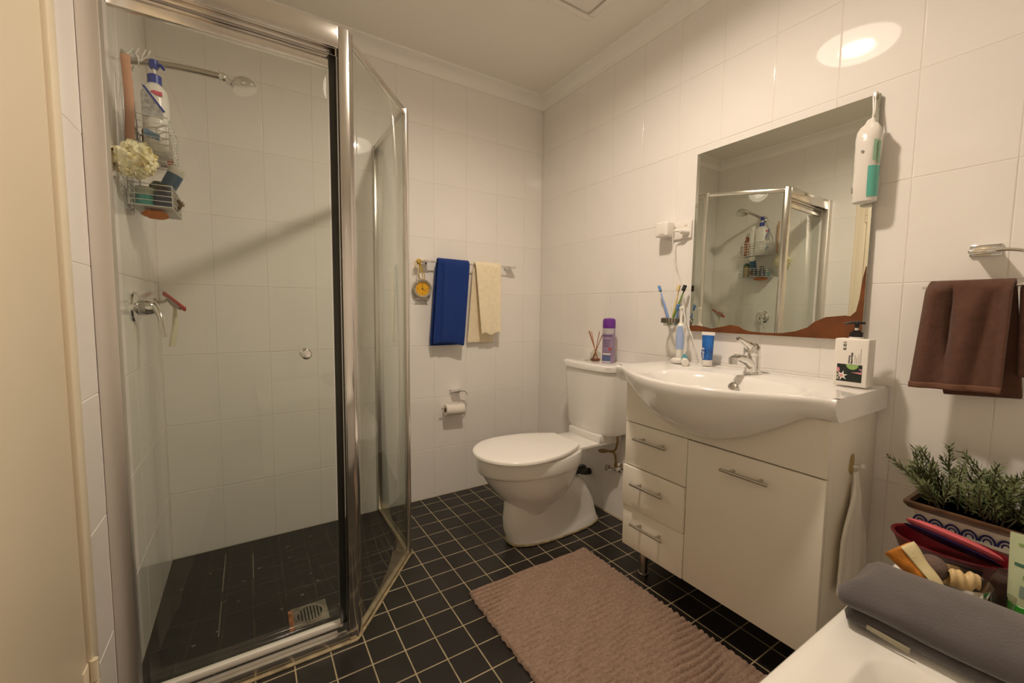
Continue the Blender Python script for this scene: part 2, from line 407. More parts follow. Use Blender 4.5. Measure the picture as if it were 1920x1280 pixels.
sl = MB().box((XL + 0.042, -0.876, 0.0), (-1.392, -0.866, 0.036), 0.001).box((XL + 0.042, -0.870, 0.0), (-1.398, -0.855, 0.034), 0.001).box((XL + 0.042, -0.842, 0.0), (-1.42, -0.806, 0.008), 0.001)
sl.build('bottom_track', M_ALU, scr)
# sliding door
MB().box((XL + 0.045, -0.831, 0.055), (-1.418, -0.825, 1.835), 0.0008).build('door_panel', M_GLASS, scr)
MB().box((XL + 0.045, -0.838, 0.038), (-1.418, -0.818, 0.056), 0.002).box((-1.418, -0.840, 0.038), (-1.406, -0.816, 0.055), 0.002).build('door_rail', M_WPL, scr)
MB().box((XL + 0.045, -0.838, 1.828), (-1.412, -0.818, 1.866), 0.002).build('door_rail', M_ALU, scr)
MB().box((-1.414, -0.842, 0.05), (-1.393, -0.832, 1.866), 0.002).build('door_seal', M_SEAL, scr)
kn = MB().lathe([(0.010, 0), (0.006, 0.004), (0.006, 0.012), (0.0145, 0.016), (0.0160, 0.024), (0.012, 0.031), (0.001, 0.033)], (-1.497, -0.831, 0.963), (0, -1, 0), 24)
kn.lathe([(0.010, 0), (0.006, 0.004), (0.0145, 0.012), (0.015, 0.02), (0.001, 0.026)], (-1.497, -0.825, 0.963), (0, 1, 0), 24)
kn.build('knob', M_CHROME, scr)
# angled and return panes
dA = (A2 - A1).normalized()
def pane(a, b, z0, z1, t, name):
    m_ = MB(); rail(m_, a, b, z0, z1, t, 0.0006); return m_.build(name, M_GLASS, scr)
pane(A1 + dA * 0.018, A2 - dA * 0.012, 0.02, H - 0.02, 0.005, 'angled_pane')
pane(A2 + Vector((0, 0.012, 0)), A3 - Vector((0, 0.02, 0)), 0.02, H - 0.02, 0.005, 'return_pane')
m_ = MB(); rail(m_, A1 + dA * 0.018, A2 - dA * 0.012, H - 0.034, H - 0.010, 0.018, 0.002); m_.build('top_rail', M_ALU, scr)
m_ = MB(); rail(m_, A2 + Vector((0, 0.010, 0)), A3 - Vector((0, 0.02, 0)), H - 0.034, H - 0.010, 0.018, 0.002); m_.build('top_rail', M_ALU, scr)
m_ = MB(); rail(m_, A1 + dA * 0.018, A2 - dA * 0.012, 0.0, 0.016, 0.018, 0.002); m_.build('bottom_rail', M_SCUM, scr)
m_ = MB(); rail(m_, A2 + Vector((0, 0.010, 0)), A3 - Vector((0, 0.02, 0)), 0.0, 0.016, 0.018, 0.002); m_.build('bottom_rail', M_SCUM, scr)
nA = Vector((dA.y, -dA.x, 0))
bead = []
for p, q, n_ in ((A0 + Vector((0.04, 0, 0)), A1, Vector((0, -1, 0))), (A1, A2, nA)):
    for k in range(16):
        t = k / 15; c = p.lerp(q, t) + n_ * (0.016 if n_ is not nA else 0.013) + Vector((random.uniform(-.0006, .0006), random.uniform(-.0006, .0006), 0.002))
        bead.append(c)
bead.append(A2 + Vector((0.014, -0.012, 0.002))); bead.append(A2 + Vector((0.017, 0.0, 0.002)))
MB().tube(bead, [0.0042 + 0.0010 * random.random() for _ in bead], 8).build('silicone_bead', M_SILIC, scr)

# floor waste in the shower
dr = thing('floor_drain', 'square steel floor drain with round slotted grate in shower floor', 'drain', (-1.49, -0.665, 0.0))
MB().box((-1.548, -0.722, 0.0002), (-1.430, -0.608, 0.003), 0.001).lathe([(0.047, 0.003), (0.047, 0.0048), (0.041, 0.0048), (0.041, 0.003)], (-1.489, -0.665, 0), (0, 0, 1), 32).build('base_plate', mat('dull_drain_steel', (0.32, 0.29, 0.24), 0.42, 0.7, var=0.35, vscale=30), dr)
MB().lathe([(0.040, 0.0031), (0.040, 0.0034)], (-1.489, -0.665, 0), (0, 0, 1), 32).build('dark_well', M_BLACKR, dr)
gb = MB()
for k in range(-3, 4):
    x = -1.489 + k * 0.0105; L = math.sqrt(0.040 ** 2 - (k * 0.0105) ** 2)
    gb.box((x - 0.0027, -0.665 - L, 0.0034), (x + 0.0027, -0.665 + L, 0.0048), 0.0006)
gb.build('grate', mat('dull_drain_steel', (0.3, 0.3, 0.3)), dr)
MB().prism([(-1.556, -0.726), (-1.540, -0.722), (-1.543, -0.622), (-1.556, -0.612)], 0.0002, 0.0034).build('rust_patch', mat('pink_lime_scale', (0.42, 0.17, 0.08), 0.7, var=0.5, vscale=40), dr)
stn = mat('lime_spot', (0.22, 0.20, 0.16), 0.6)
sb = MB()
for k in range(26):
    x = random.uniform(-1.9, -1.2); y = random.uniform(-0.72, -0.05)
    if not in_shower(x, y - 0.06): continue
    a0 = random.random() * 6; r0 = random.uniform(0.002, 0.008)
    sb.prism([(x + r0 * random.uniform(.4, 1.3) * math.cos(a0 + t * PI / 3), y + 0.6 * r0 * random.uniform(.4, 1.3) * math.sin(a0 + t * PI / 3)) for t in range(6)], 0.0001, 0.0007)
for (x, y0, y1) in ((-1.762, -0.36, -0.06), (-1.659, -0.32, -0.13), (-1.762, -0.62, -0.42)):
    sb.box((x - 0.0016, y0, -0.0008), (x + 0.0016, y1, 0.0004))
so = sb.build('lime_stain', stn, sg, smooth=None); so['kind'] = 'stuff'

# ------------------------------------------------------------------ shower fittings
FY_ = -0.415
sh = thing('overhead_shower', 'chrome shower arm and round head on the shower wall', 'shower head', (XL, FY_, 1.88))
MB().lathe([(0.030, 0), (0.029, 0.005), (0.016, 0.011), (0.012, 0.013)], (XL, FY_, 1.883), (1, 0, 0)).build('flange', M_CHROME, sh)
MB().tube(smoothpath([(XL + 0.005, FY_, 1.883), (XL + 0.06, FY_ , 1.893), (XL + 0.15, FY_, 1.903), (XL + 0.262, FY_, 1.906)]), 0.0105, 12).build('arm', M_STEEL, sh)
ax = Vector((0.86, 0, -0.50)).normalized()
c0 = Vector((XL + 0.262, FY_, 1.906))
MB().lathe([(0.013, -0.008), (0.015, 0), (0.013, 0.010), (0.008, 0.016)], c0, ax, 18).tube([c0 + Vector((-0.005, 0.0, 0.0)), c0 + Vector((-0.016, -0.004, 0.022))], [0.006, 0.0025]).build('swivel', M_CHROME, sh)
MB().tube([c0 + ax * 0.008, c0 + ax * 0.030], [0.0095, 0.012], 12).lathe([(0.002, -0.030), (0.018, -0.027), (0.031, -0.017), (0.039, -0.003), (0.041, 0.009), (0.038, 0.013), (0.010, 0.014)], c0 + Vector((0.062, 0.0, -0.014)), Vector((0.26, -0.16, -0.95)), 28).build('spray_head', M_CHROME, sh)

mx_ = thing('shower_mixer', 'chrome single lever shower mixer on left shower wall', 'tap', (XL, -0.455, 1.1))
MB().lathe([(0.052, 0), (0.051, 0.006), (0.040, 0.011), (0.030, 0.013)], (XL, -0.455, 1.098), (1, 0, 0), 32).build('flange', M_CHROME, mx_)
MB().lathe([(0.027, 0.012), (0.026, 0.030), (0.024, 0.048), (0.015, 0.058), (0.002, 0.060)], (XL, -0.455, 1.098), (1, 0, 0), 26).build('body', M_CHROME, mx_)
MB().tube(bez((XL + 0.040, -0.458, 1.108), (XL + 0.068, -0.475, 1.108), (XL + 0.072, -0.495, 1.05), (XL + 0.082, -0.51, 1.005)), [0.012, 0.0125, 0.012, 0.0115, 0.011, 0.0105, 0.010, 0.0095, 0.009, 0.0085, 0.008, 0.0075, 0.007]).build('lever', M_CHROME, mx_)

sq = thing('squeegee', 'red bladed squeegee with pale handle hanging on shower wall hook', 'squeegee', (XL, -0.11, 0.95))
MB().lathe([(0.014, 0), (0.014, 0.006), (0.006, 0.008), (0.006, 0.030)], (XL, -0.105, 1.120), (1, 0, 0), 16).tube([(XL + 0.030, -0.105, 1.120), (XL + 0.042, -0.105, 1.136)], 0.005).build('hook', M_STEEL, sq)
ba_, bb_ = Vector((-1.936, -0.022, 1.156)), Vector((-1.851, -0.190, 1.091)); dd_ = (bb_ - ba_).normalized()
up_ = (Vector((0, 0, 1)) - dd_ * dd_.z).normalized(); sd_ = dd_.cross(up_); cc_ = (ba_ + bb_) / 2; L_ = (bb_ - ba_).length / 2
MB().box(cc_ - Vector((L_, 0.004, 0.008)), cc_ + Vector((L_, 0.004, 0.008)), 0.002, rot=Matrix((dd_, sd_, up_)).transposed()).build('blade', mat('red_plastic', hexc('b8302a'), 0.35), sq)
MB().tube([cc_ - dd_ * 0.06 + Vector((0, 0, -.008)), cc_ + Vector((0, 0, -.012)), cc_ + dd_ * 0.06 + Vector((0, 0, -.008))], [0.008, 0.012, 0.008]).build('holder', mat('clouded_grey_plastic', (0.35, 0.30, 0.24), 0.3), sq)
MB().tube([cc_ + Vector((0.004, -0.01, -0.012)), (-1.893, -0.118, 1.02), (-1.905, -0.120, 0.942)], [0.006, 0.010, 0.011], 12).build('handle', mat('pale_cream_plastic', (0.74, 0.70, 0.52), 0.4), sq)

# ------------------------------------------------------------------ shower caddy and what it holds
cx0, cx1, cy0, cy1 = XL + 0.014, XL + 0.118, -0.520, -0.300   # along the wall (y), sticking out in x
cad = thing('shower_caddy', 'white wire two basket caddy hung from the shower arm', 'shelf', (XL, -0.41, 1.42))
fr_ = MB()
for y in (-0.505, -0.315):
    fr_.tube([(XL + 0.010, y, 1.42), (XL + 0.010, y, 1.72), (XL + 0.010, -0.41 + (y + 0.41) * 0.35, 1.86)], 0.0022, 6)
fr_.tube([(XL + 0.010, -0.4765 + 0.0, 1.86), (XL + 0.03, -0.445, 1.91), (XL + 0.03, -0.385, 1.91), (XL + 0.010, -0.3765, 1.86)], 0.0022, 6)
fr_.build('back_frame', M_WIRE, cad)
def wire_basket(z0, z1, nrail):
    b = MB()
    for k in range(nrail + 1):
        z = z0 + (z1 - z0) * k / nrail
        b.tube([(cx0, cy0, z), (cx1, cy0, z), (cx1, cy1, z), (cx0, cy1, z)], 0.0019 if k < nrail else 0.0027, 6, closed=True)
    for k in range(8):
        y = cy0 + (cy1 - cy0) * k / 7
        b.tube([(cx0, y, z1), (cx0, y, z0), (cx1, y, z0), (cx1, y, z1)], 0.0016, 6)
    for k in range(1, 4):
        x = cx0 + (cx1 - cx0) * k / 4
        b.tube([(x, cy0, z0), (x, cy1, z0)], 0.0016, 6)
    return b.build('basket', M_WIRE, cad)
wire_basket(1.588, 1.692, 5); wire_basket(1.418, 1.484, 4)
MB().box((cx0, cy0, 1.4165), (cx1, cy1, 1.4185), 0.0008).build('drip_tray', mat('grey_tray_plastic', (0.5, 0.5, 0.46), 0.4), cad)
zt = MB()
for a in (-0.8, 0.1, 0.7):
    zt.tube([(XL + 0.045, FY_ - 0.013, 1.885), (XL + 0.050 + 0.02 * a, FY_ - 0.016, 1.905), (XL + 0.058 + 0.018 * a, FY_ - 0.014, 1.925)], 0.0022, 6)
zt.tube([(XL + 0.04 , FY_ + 0.0142 * math.cos(t), 1.8905 + 0.0142 * math.sin(t)) for t in [k / 12 * 2 * PI for k in range(12)]], 0.0022, 6, closed=True)
zt.build('cable_tie', M_WPL, cad)

def bottle(name, label, cat, c, z0, prof, m, sx=1.0, sy=1.0, ang=0.0, capm=None, group=None):
    """prof: list of (radius, height) body; returns the thing (mesh parts added by the caller)."""
    t = thing(name, label, cat, (c[0], c[1], z0), group)
    n = 28; rings = []
    for r, h in prof:
        ring = []
        for k in range(n):
            a = 2 * PI * k / n
            x, y = r * sx * math.copysign(abs(math.cos(a)) ** 0.8, math.cos(a)), r * sy * math.copysign(abs(math.sin(a)) ** 0.8, math.sin(a))
            ring.append((c[0] + x * math.cos(ang) - y * math.sin(ang), c[1] + x * math.sin(ang) + y * math.cos(ang), z0 + h))
        rings.append(ring)
    MB().loft(rings).build('body', m, t)
    return t
# pump bottle
pb = bottle('pump_bottle', 'white lotion bottle with blue pump in the upper caddy basket', 'bottle', (XL + 0.080, -0.445), 1.590,
            [(0.030, 0), (0.034, 0.005), (0.034, 0.18), (0.031, 0.205), (0.018, 0.222), (0.013, 0.226)], mat('white_bottle_plastic', (0.76, 0.74, 0.70), 0.3), 1.0, 1.35)
pc = (XL + 0.080, -0.445)
M_BLUE = mat('royal_blue_plastic', hexc('1f3a9c'), 0.35)
MB().lathe([(0.018, 0.224), (0.0185, 0.252), (0.013, 0.256)], (*pc, 1.59), (0, 0, 1), 22).build('cap', M_BLUE, pb)
MB().tube([(*pc, 1.845), (*pc, 1.868)], 0.0055, 10).build('stem', M_WPL, pb)
MB().lathe([(0.010, 0.274), (0.014, 0.282), (0.012, 0.300), (0.004, 0.302)], (*pc, 1.59), (0, 0, 1), 18).tube([(pc[0], pc[1], 1.882), (pc[0] + 0.020, pc[1] - 0.012, 1.874), (pc[0] + 0.027, pc[1] - 0.016, 1.863)], [0.006, 0.005, 0.004]).build('pump_head', M_BLUE, pb)
fy = pc[1] - 0.0462
MB().prism([(pc[0] - 0.030, 1.70), (pc[0] + 0.026, 1.70), (pc[0] + 0.020, 1.720), (pc[0] - 0.022, 1.782), (pc[0] - 0.030, 1.77)], fy - 0.0006, fy + 0.003, 'y').build('grey_label', mat('pale_grey_label', (0.42, 0.42, 0.42), 0.35, var=0.4, vscale=70), pb)
MB().prism([(pc[0] - 0.026, 1.790), (pc[0] - 0.020, 1.790), (pc[0] + 0.028, 1.722), (pc[0] + 0.024, 1.718)], fy - 0.0012, fy + 0.003, 'y').build('blue_stripe', M_BLUE, pb)
MB().prism([(pc[0] - 0.006, 1.776), (pc[0] + 0.000, 1.781), (pc[0] + 0.022, 1.779), (pc[0] + 0.024, 1.768), (pc[0] + 0.006, 1.768)], fy - 0.0012, fy + 0.003, 'y').build('pink_patch', mat('pink_print', hexc('d85a78'), 0.4), pb)
MB().prism([(pc[0] - 0.028, 1.640), (pc[0] + 0.010, 1.628), (pc[0] + 0.012, 1.645), (pc[0] - 0.026, 1.662)], fy - 0.0008, fy + 0.003, 'y').build('blue_print', mat('blue_print', hexc('6f8fae'), 0.4), pb)
# white tall bottle, brown bottles (seen in the mirror)
wb = bottle('white_bottle', 'plain white bottle beside the blue pump bottle in caddy', 'bottle', (XL + 0.066, -0.372), 1.590, [(0.024, 0), (0.026, 0.004), (0.026, 0.185), (0.018, 0.205)], mat('white_bottle_plastic', (0.8, 0.8, 0.8)))
MB().lathe([(0.019, 0.203), (0.019, 0.235), (0.017, 0.238)], (XL + 0.066, -0.372, 1.59), (0, 0, 1), 20).build('cap', M_WPL, wb)
M_AMB = mat('brown_bottle_plastic', hexc('8a4a22'), 0.25)
for k, (y, lb) in enumerate(((-0.336, 'brown bottle nearest the corner in the upper caddy basket'),)):
    bb = bottle('brown_bottle', lb, 'bottle', (XL + 0.088, y), 1.590, [(0.017, 0), (0.0185, 0.004), (0.0185, 0.11), (0.009, 0.13)], M_AMB)
    MB().lathe([(0.010, 0.128), (0.010, 0.155), (0.008, 0.157)], (XL + 0.088, y, 1.59), (0, 0, 1), 16).build('cap', M_AMB, bb)
    MB().lathe([(0.0188, 0.03), (0.0188, 0.09)], (XL + 0.088, y, 1.59), (0, 0, 1), 20, cap=False).build('label_band', mat('peach_label', hexc('c99a80'), 0.5), bb)
y = -0.328
bb = bottle('brown_bottle', 'brown bottle by the wall at the back of upper caddy basket', 'bottle', (XL + 0.042, y), 1.590, [(0.017, 0), (0.0185, 0.004), (0.0185, 0.11), (0.009, 0.13)], M_AMB)
MB().lathe([(0.010, 0.128), (0.010, 0.155), (0.008, 0.157)], (XL + 0.042, y, 1.59), (0, 0, 1), 16).build('cap', M_AMB, bb)
# lower basket
bt = thing('blue_tube', 'tilted blue tube with white cap leaning out of the lower caddy basket', 'tube', (XL + 0.085, -0.405, 1.432))
dirv = Vector((0.075, 0.0, 0.16)).normalized(); b0 = Vector((XL + 0.062, -0.405, 1.432))
MB().lathe([(0.012, 0), (0.020, 0.03), (0.0235, 0.10), (0.0235, 0.130)], b0, dirv, 22).build('body', mat('petrol_blue_plastic', hexc('1f5f8c'), 0.3), bt)
MB().lathe([(0.024, 0.128), (0.024, 0.150), (0.022, 0.153)], b0, dirv, 22).build('cap', M_WPL, bt)
tb = bottle('teal_jar', 'small teal jar with pale lid at front of the lower caddy basket', 'jar', (XL + 0.045, -0.478), 1.420, [(0.020, 0), (0.021, 0.003), (0.021, 0.034)], mat('teal_plastic', hexc('3f9a92'), 0.35), 1.1, 1.3)
MB().lathe([(0.0235, 0.034), (0.0235, 0.058), (0.021, 0.060)], (XL + 0.045, -0.478, 1.42), (0, 0, 1), 20).build('lid', mat('pale_sage_plastic', (0.50, 0.52, 0.42), 0.4), tb)
nb = bottle('navy_bottle', 'dark navy bottle with black cap in the lower caddy basket', 'bottle', (XL + 0.090, -0.470), 1.420, [(0.023, 0), (0.0245, 0.004), (0.0245, 0.042), (0.016, 0.052)], mat('navy_plastic', hexc('1d2c54'), 0.3), 1.0, 1.3)
MB().lathe([(0.018, 0.050), (0.018, 0.075), (0.016, 0.077)], (XL + 0.09, -0.47, 1.42), (0, 0, 1), 18).build('cap', M_BLACK, nb)
gb_ = bottle('green_bottle', 'dark green bottle near the corner in the lower caddy basket', 'bottle', (XL + 0.060, -0.332), 1.420, [(0.022, 0), (0.024, 0.004), (0.024, 0.10), (0.012, 0.115)], mat('bottle_green', hexc('2c5a3c'), 0.3))
yb_ = bottle('yellow_bottle', 'mustard yellow bottle beside the green one in lower caddy basket', 'bottle', (XL + 0.096, -0.352), 1.420, [(0.016, 0), (0.017, 0.004), (0.016, 0.07), (0.009, 0.085)], mat('mustard_plastic', hexc('b08a28'), 0.35))
os_ = MB()
def spong(u, v):
    a = 2 * PI * u; r = math.sin(PI * min(max(v, .02), .98)); q = 1 + 0.10 * math.sin(5 * a + 9 * v)
    return (XL + 0.066 + 0.034 * r * math.cos(a) * q, -0.45 + 0.052 * r * math.sin(a) * q, 1.402 - 0.013 * math.cos(PI * v))
os_.grid(spong, 24, 10)
tag(os_.build('sponge', mat('orange_sponge', hexc('c9701f'), 0.9, bump=0.6, bscale=150)), 'orange sponge hanging under the lower caddy basket', 'sponge')
hc = MB()
hc.tube([(-1.842 + 0.014 * math.cos(t), -0.405, 1.450 + 0.016 * math.sin(t)) for t in [k / 14 * 2 * PI for k in range(14)]], 0.0055, 8, closed=True)
for a in (0.1, -0.5, 0.9):
    hc.tube([(-1.832, -0.405, 1.452), (-1.826 + 0.01 * math.cos(a), -0.405, 1.452 + 0.012 * math.sin(a))], [0.004, 0.0015], 6)
hc.tube([(-1.860, -0.405, 1.480), (-1.850, -0.405, 1.462)], 0.002, 6)
tag(hc.build('hair_clip', mat('tortoise_brown', hexc('7a5436'), 0.35)), 'brown claw hair clip hooked on the end of lower caddy basket', 'clip')
st = MB().grid(lambda u, v: (-1.938 + 0.021 * u + 0.004 * math.sin(3 * v), -0.545 - 0.004 * math.sin(PI * u), 1.845 - 0.25 * v), 4, 14)
sto = st.build('scrub_strap', mat('tan_pink_strap', hexc('c8977a'), 0.7, bump=0.3, bscale=200)); solidify(sto, 0.004)
tag(sto, 'tan pink strap hanging down from the shower arm beside the pump bottle', 'strap')
po = MB(); pcx, pcy, pcz = -1.911, -0.598, 1.531
for k in range(70):
    a = random.random() * 2 * PI; zz = random.uniform(-1, 1); q = math.sqrt(1 - zz * zz)
    n = Vector((q * math.cos(a), q * math.sin(a), zz)); u = n.orthogonal().normalized(); v = n.cross(u)
    th = random.random() * 6; u, v = u * math.cos(th) + v * math.sin(th), v * math.cos(th) - u * math.sin(th)
    R0 = random.uniform(0.030, 0.036); W0 = random.uniform(0.018, 0.028)
    po.grid(lambda s_, t_: Vector((pcx, pcy, pcz)) + Vector((1.0, 1.0, 1.15)).cross(Vector((0, 0, 0))) + n * (R0 + 0.012 * math.sin(PI * t_) + 0.004 * math.sin(s_ * 15 + k)) * (0.35 + 0.75 * math.sin(PI * (0.15 + 0.7 * t_))) + u * (s_ - 0.5) * 2 * W0 + v * (t_ - 0.5) * 0.034, 8, 6)
tag(po.build('bath_pouf', mat('pale_yellow_mesh', (0.93, 0.86, 0.60), 0.6, sss=0.2), smooth=60), 'pale yellow netted bath pouf hanging at front of the caddy', 'bath pouf')

# ------------------------------------------------------------------ towel rail, towels, clock
tr = thing('towel_rail', 'slim chrome towel rail on the back wall', 'towel rail', (-0.55, 0, 1.36))
for x0, x1 in ((-0.838, -0.790), (-0.286, -0.238)):
    MB().box((x0, -0.068, 1.3565), (x1, -0.0005, 1.3675), 0.002).box((x0, -0.006, 1.350), (x1, -0.0005, 1.374), 0.002).build('bracket', M_CHROME, tr)
MB().tube([(-0.80, -0.060, 1.362), (-0.28, -0.060, 1.362)], 0.0045, 10).build('bar', M_CHROME, tr)

def drape(name, label, axis_u, top0, top1, back_off, front, back, m, thick, fold, nu=28, sub=1, cat='towel', group=None):
    """Sheet over a bar. front/back: functions u -> (point at hem). top0/top1: ends of crest; the outward dir given by back_off."""
    t0 = Vector(top0); t1 = Vector(top1); off = Vector(back_off); b = MB()
    nf = 28
    def fn(u, v):
        top = t0.lerp(t1, u)
        if v < 0.5:
            s_ = (1 - v * 2) ** 1.9
            e = front(u); base = top + off * 1.0
            p = base.lerp(Vector(e), s_)
            k = math.exp(-(s_ * 60))
            p.z = p.z + 0.006 * k; p = p - off * 0.9 * k
            return p + off.normalized() * fold(u, s_)
        s_ = ((v - 0.5) * 2) ** 1.9
        e = back(u); base = top - off * 1.0
        p = base.lerp(Vector(e), s_)
        k = math.exp(-(s_ * 60)); p.z += 0.006 * k; p = p + off * 0.9 * k
        return p
    b.grid(fn, nu, 2 * nf)
    o = b.build(name, m, smooth=80); solidify(o, thick, 0.0, sub)
    return tag(o, label, cat, group)
M_BLUET = mat('navy_blue_terry', (0.0035, 0.030, 0.19), 0.95, bump=0.5, bscale=420, var=0.08, vscale=40, sheen=0.1)
M_CREAMT = mat('cream_terry', (0.88, 0.78, 0.57), 0.95, bump=0.6, bscale=380, var=0.05, vscale=40)
M_BROWNT = mat('dusty_brown_terry', (0.105, 0.045, 0.027), 0.95, bump=0.9, bscale=330, var=0.12, vscale=60, sheen=0.15)
def blue_fold0(u, s_):
    cl = 0.17 + 0.08 * s_
    return -0.010 * (1 - ss(cl - 0.01, cl + 0.015, u)) + 0.005 * math.exp(-((u - cl - 0.03) / 0.03) ** 2) + 0.003 * math.sin(u * 7 + 2 * s_) * s_ - 0.008 * ss(0.45, 0.55, u) * (1 - ss(0.55, 0.9, u)) * s_ * 0.4
def blue_fold(u, s_): return blue_fold0(u, s_) * min(1.0, s_ * 14)
drape('hand_towel', 'royal blue towel folded over the rail on back wall', 0, (-0.750, -0.060, 1.375), (-0.560, -0.060, 1.372), (0, -0.021, 0),
      lambda u: (-0.782 + 0.186 * u, -0.078, 0.905 - 0.014 * u + 0.012 * math.sin(u * PI)), lambda u: (-0.785 + 0.185 * u, -0.030, 0.895), M_BLUET, 0.010, blue_fold)
drape('hand_towel', 'cream towel with uneven hems hanging over the rail on back wall', 0, (-0.522, -0.060, 1.371), (-0.349, -0.060, 1.371), (0, -0.014, 0),
      lambda u: (-0.486 + 0.132 * u + 0.0, -0.080, 0.953 + 0.008 * math.sin(u * 9)), lambda u: (-0.551 + 0.178 * u, -0.026, 0.902), M_CREAMT, 0.009,
      lambda u, s_: 0.005 * math.sin(u * 6 + 1) * s_ + 0.004 * (1 - ss(0, 0.08, u)) * min(1.0, s_ * 14))
MB().box((-0.418, -0.0555, 0.938), (-0.400, -0.0535, 0.954), 0.0005).build('care_tag', M_WPL, [o for o in COL.objects if o.get('label', '').startswith('cream towel')][0])

ck = thing('shower_clock', 'round yellow faced clock hung by a yellow cord from the towel rail', 'clock', (-0.825, -0.03, 1.213))
cc = Vector((-0.825, -0.014, 1.213))
M_GREYP = mat('grey_beige_plastic', (0.42, 0.37, 0.28), 0.4)
MB().lathe([(0.052, 0.0), (0.053, 0.008), (0.053, 0.018), (0.050, 0.023), (0.041, 0.024), (0.038, 0.019), (0.037, 0.012)], cc, (0, -1, 0), 40, cap=False).build('case', M_GREYP, ck)
MB().lathe([(0.0375, 0.0), (0.0375, 0.013)], cc, (0, -1, 0), 36).build('dial', mat('yellow_dial', hexc('e0a818'), 0.4), ck)
hb = MB()
for a, L, w_ in ((0.0, 0.028, 0.0014), (2.09, 0.021, 0.0018)):
    d = Vector((math.sin(a), 0, math.cos(a))); s_ = Vector((d.z, 0, -d.x))
    p = cc + Vector((0, -0.0145, 0)); hb.add([p - s_ * w_ - d * .004, p + s_ * w_ - d * .004, p + s_ * w_ * .5 + d * L, p - s_ * w_ * .5 + d * L], [(0, 1, 2, 3)])
hb.lathe([(0.004, 0.013), (0.004, 0.0155)], cc, (0, -1, 0), 12)
hb.build('clock_hands', mat('dark_brown_print', (0.05, 0.03, 0.015), 0.5), ck)
db = MB()
for k in range(4):
    a = k * PI / 2; p = cc + Vector((math.sin(a) * 0.027, -0.0138, math.cos(a) * 0.027)); db.box((p.x - .0018, p.y - .0004, p.z - .0025), (p.x + .0018, p.y, p.z + .0025))
for k in range(17):
    if k in (4, 12): continue
    a = (k - 8) / 8 * 1.45; p = cc + Vector((math.sin(a) * 0.0462, -0.0242, math.cos(a) * 0.0462))
    db.box((-.0019, -.0006, -.0030), (.0019, .0002, .0030), rot=None) if False else db.box((p.x - .0018, p.y - .0006, p.z - .0028), (p.x + .0018, p.y + .0002, p.z + .0028), rot=Matrix.Rotation(a, 3, 'Y'))
db.build('dial_marks', MATS['dark_brown_print'], ck)['kind'] = 'stuff'
ft = MB().tube([cc + Vector((-0.032, -0.014, -0.056)), cc + Vector((0.032, -0.014, -0.056))], 0.0035, 8)
for x in (-0.033, 0.033): ft.sphere(cc + Vector((x, -0.014, -0.057)), 0.005, 10, 6)
for x in (-0.02, 0.02): ft.tube([cc + Vector((x, -0.014, -0.048)), cc + Vector((x, -0.014, -0.058))], 0.004, 8)
ft.build('stand', M_GREYP, ck)
cdm = mat('yellow_cord', hexc('d6b23a'), 0.7)
cb = MB()
for dx in (-0.016, 0.016, 0.004):
    cb.tube(smoothpath([(-0.850, -0.055, 1.352), (-0.842 + dx * .6, -0.05, 1.315), (-0.830 + dx, -0.035, 1.282), (-0.826 + dx * .8, -0.028, 1.264)], 5), 0.0022, 6)
for k in range(7):
    a = k * 0.9; cb.tube([(-0.855 + 0.010 * math.cos(t) * (1 + .2 * math.sin(a)), -0.060 + 0.011 * math.sin(t + a), 1.358 + 0.010 * math.sin(t) + 0.003 * math.cos(a)) for t in [q / 10 * 2 * PI for q in range(10)]], 0.0028, 6, closed=True)
cb.tube([(-0.868 + 0.006 * math.cos(t), -0.05, 1.343 + 0.017 * math.sin(t)) for t in [q / 12 * 2 * PI for q in range(12)]], 0.0018, 6, closed=True)
cb.build('cord', cdm, ck)

# ------------------------------------------------------------------ toilet roll
tp = thing('toilet_roll_holder', 'chrome toilet roll holder on the back wall below the towels', 'toilet roll holder', (-0.62, 0, 0.62))
MB().box((-0.652, -0.006, 0.606), (-0.586, -0.0005, 0.630), 0.002).box((-0.648, -0.052, 0.622), (-0.592, -0.004, 0.630), 0.002).build('bracket', M_CHROME, tp)
MB().tube(smoothpath([(-0.615, -0.050, 0.6245), (-0.585, -0.050, 0.624), (-0.566, -0.050, 0.612), (-0.561, -0.050, 0.58), (-0.563, -0.050, 0.542), (-0.572, -0.050, 0.530), (-0.60, -0.050, 0.5285), (-0.725, -0.050, 0.5345)], 6), 0.0036, 8).build('arm', M_CHROME, tp)
rl = thing('toilet_roll', 'nearly used up white toilet roll on the chrome holder', 'toilet roll', (-0.64, -0.05, 0.49))
ra = Vector((-1, 0, 0.05))
MB().lathe([(0.017, 0.0), (0.031, 0.0), (0.032, 0.002), (0.032, 0.112), (0.031, 0.114), (0.017, 0.114)], (-0.586, -0.050, 0.517), ra, 30, cap=False).build('paper', mat('toilet_paper', (0.82, 0.78, 0.71), 0.9, bump=0.2, bscale=200), rl)
MB().lathe([(0.017, 0.0), (0.017, 0.114), (0.0158, 0.114), (0.0158, 0.0)], (-0.586, -0.050, 0.517), ra, 24, cap=False).build('cardboard_core', mat('cardboard', (0.35, 0.24, 0.14), 0.9), rl)

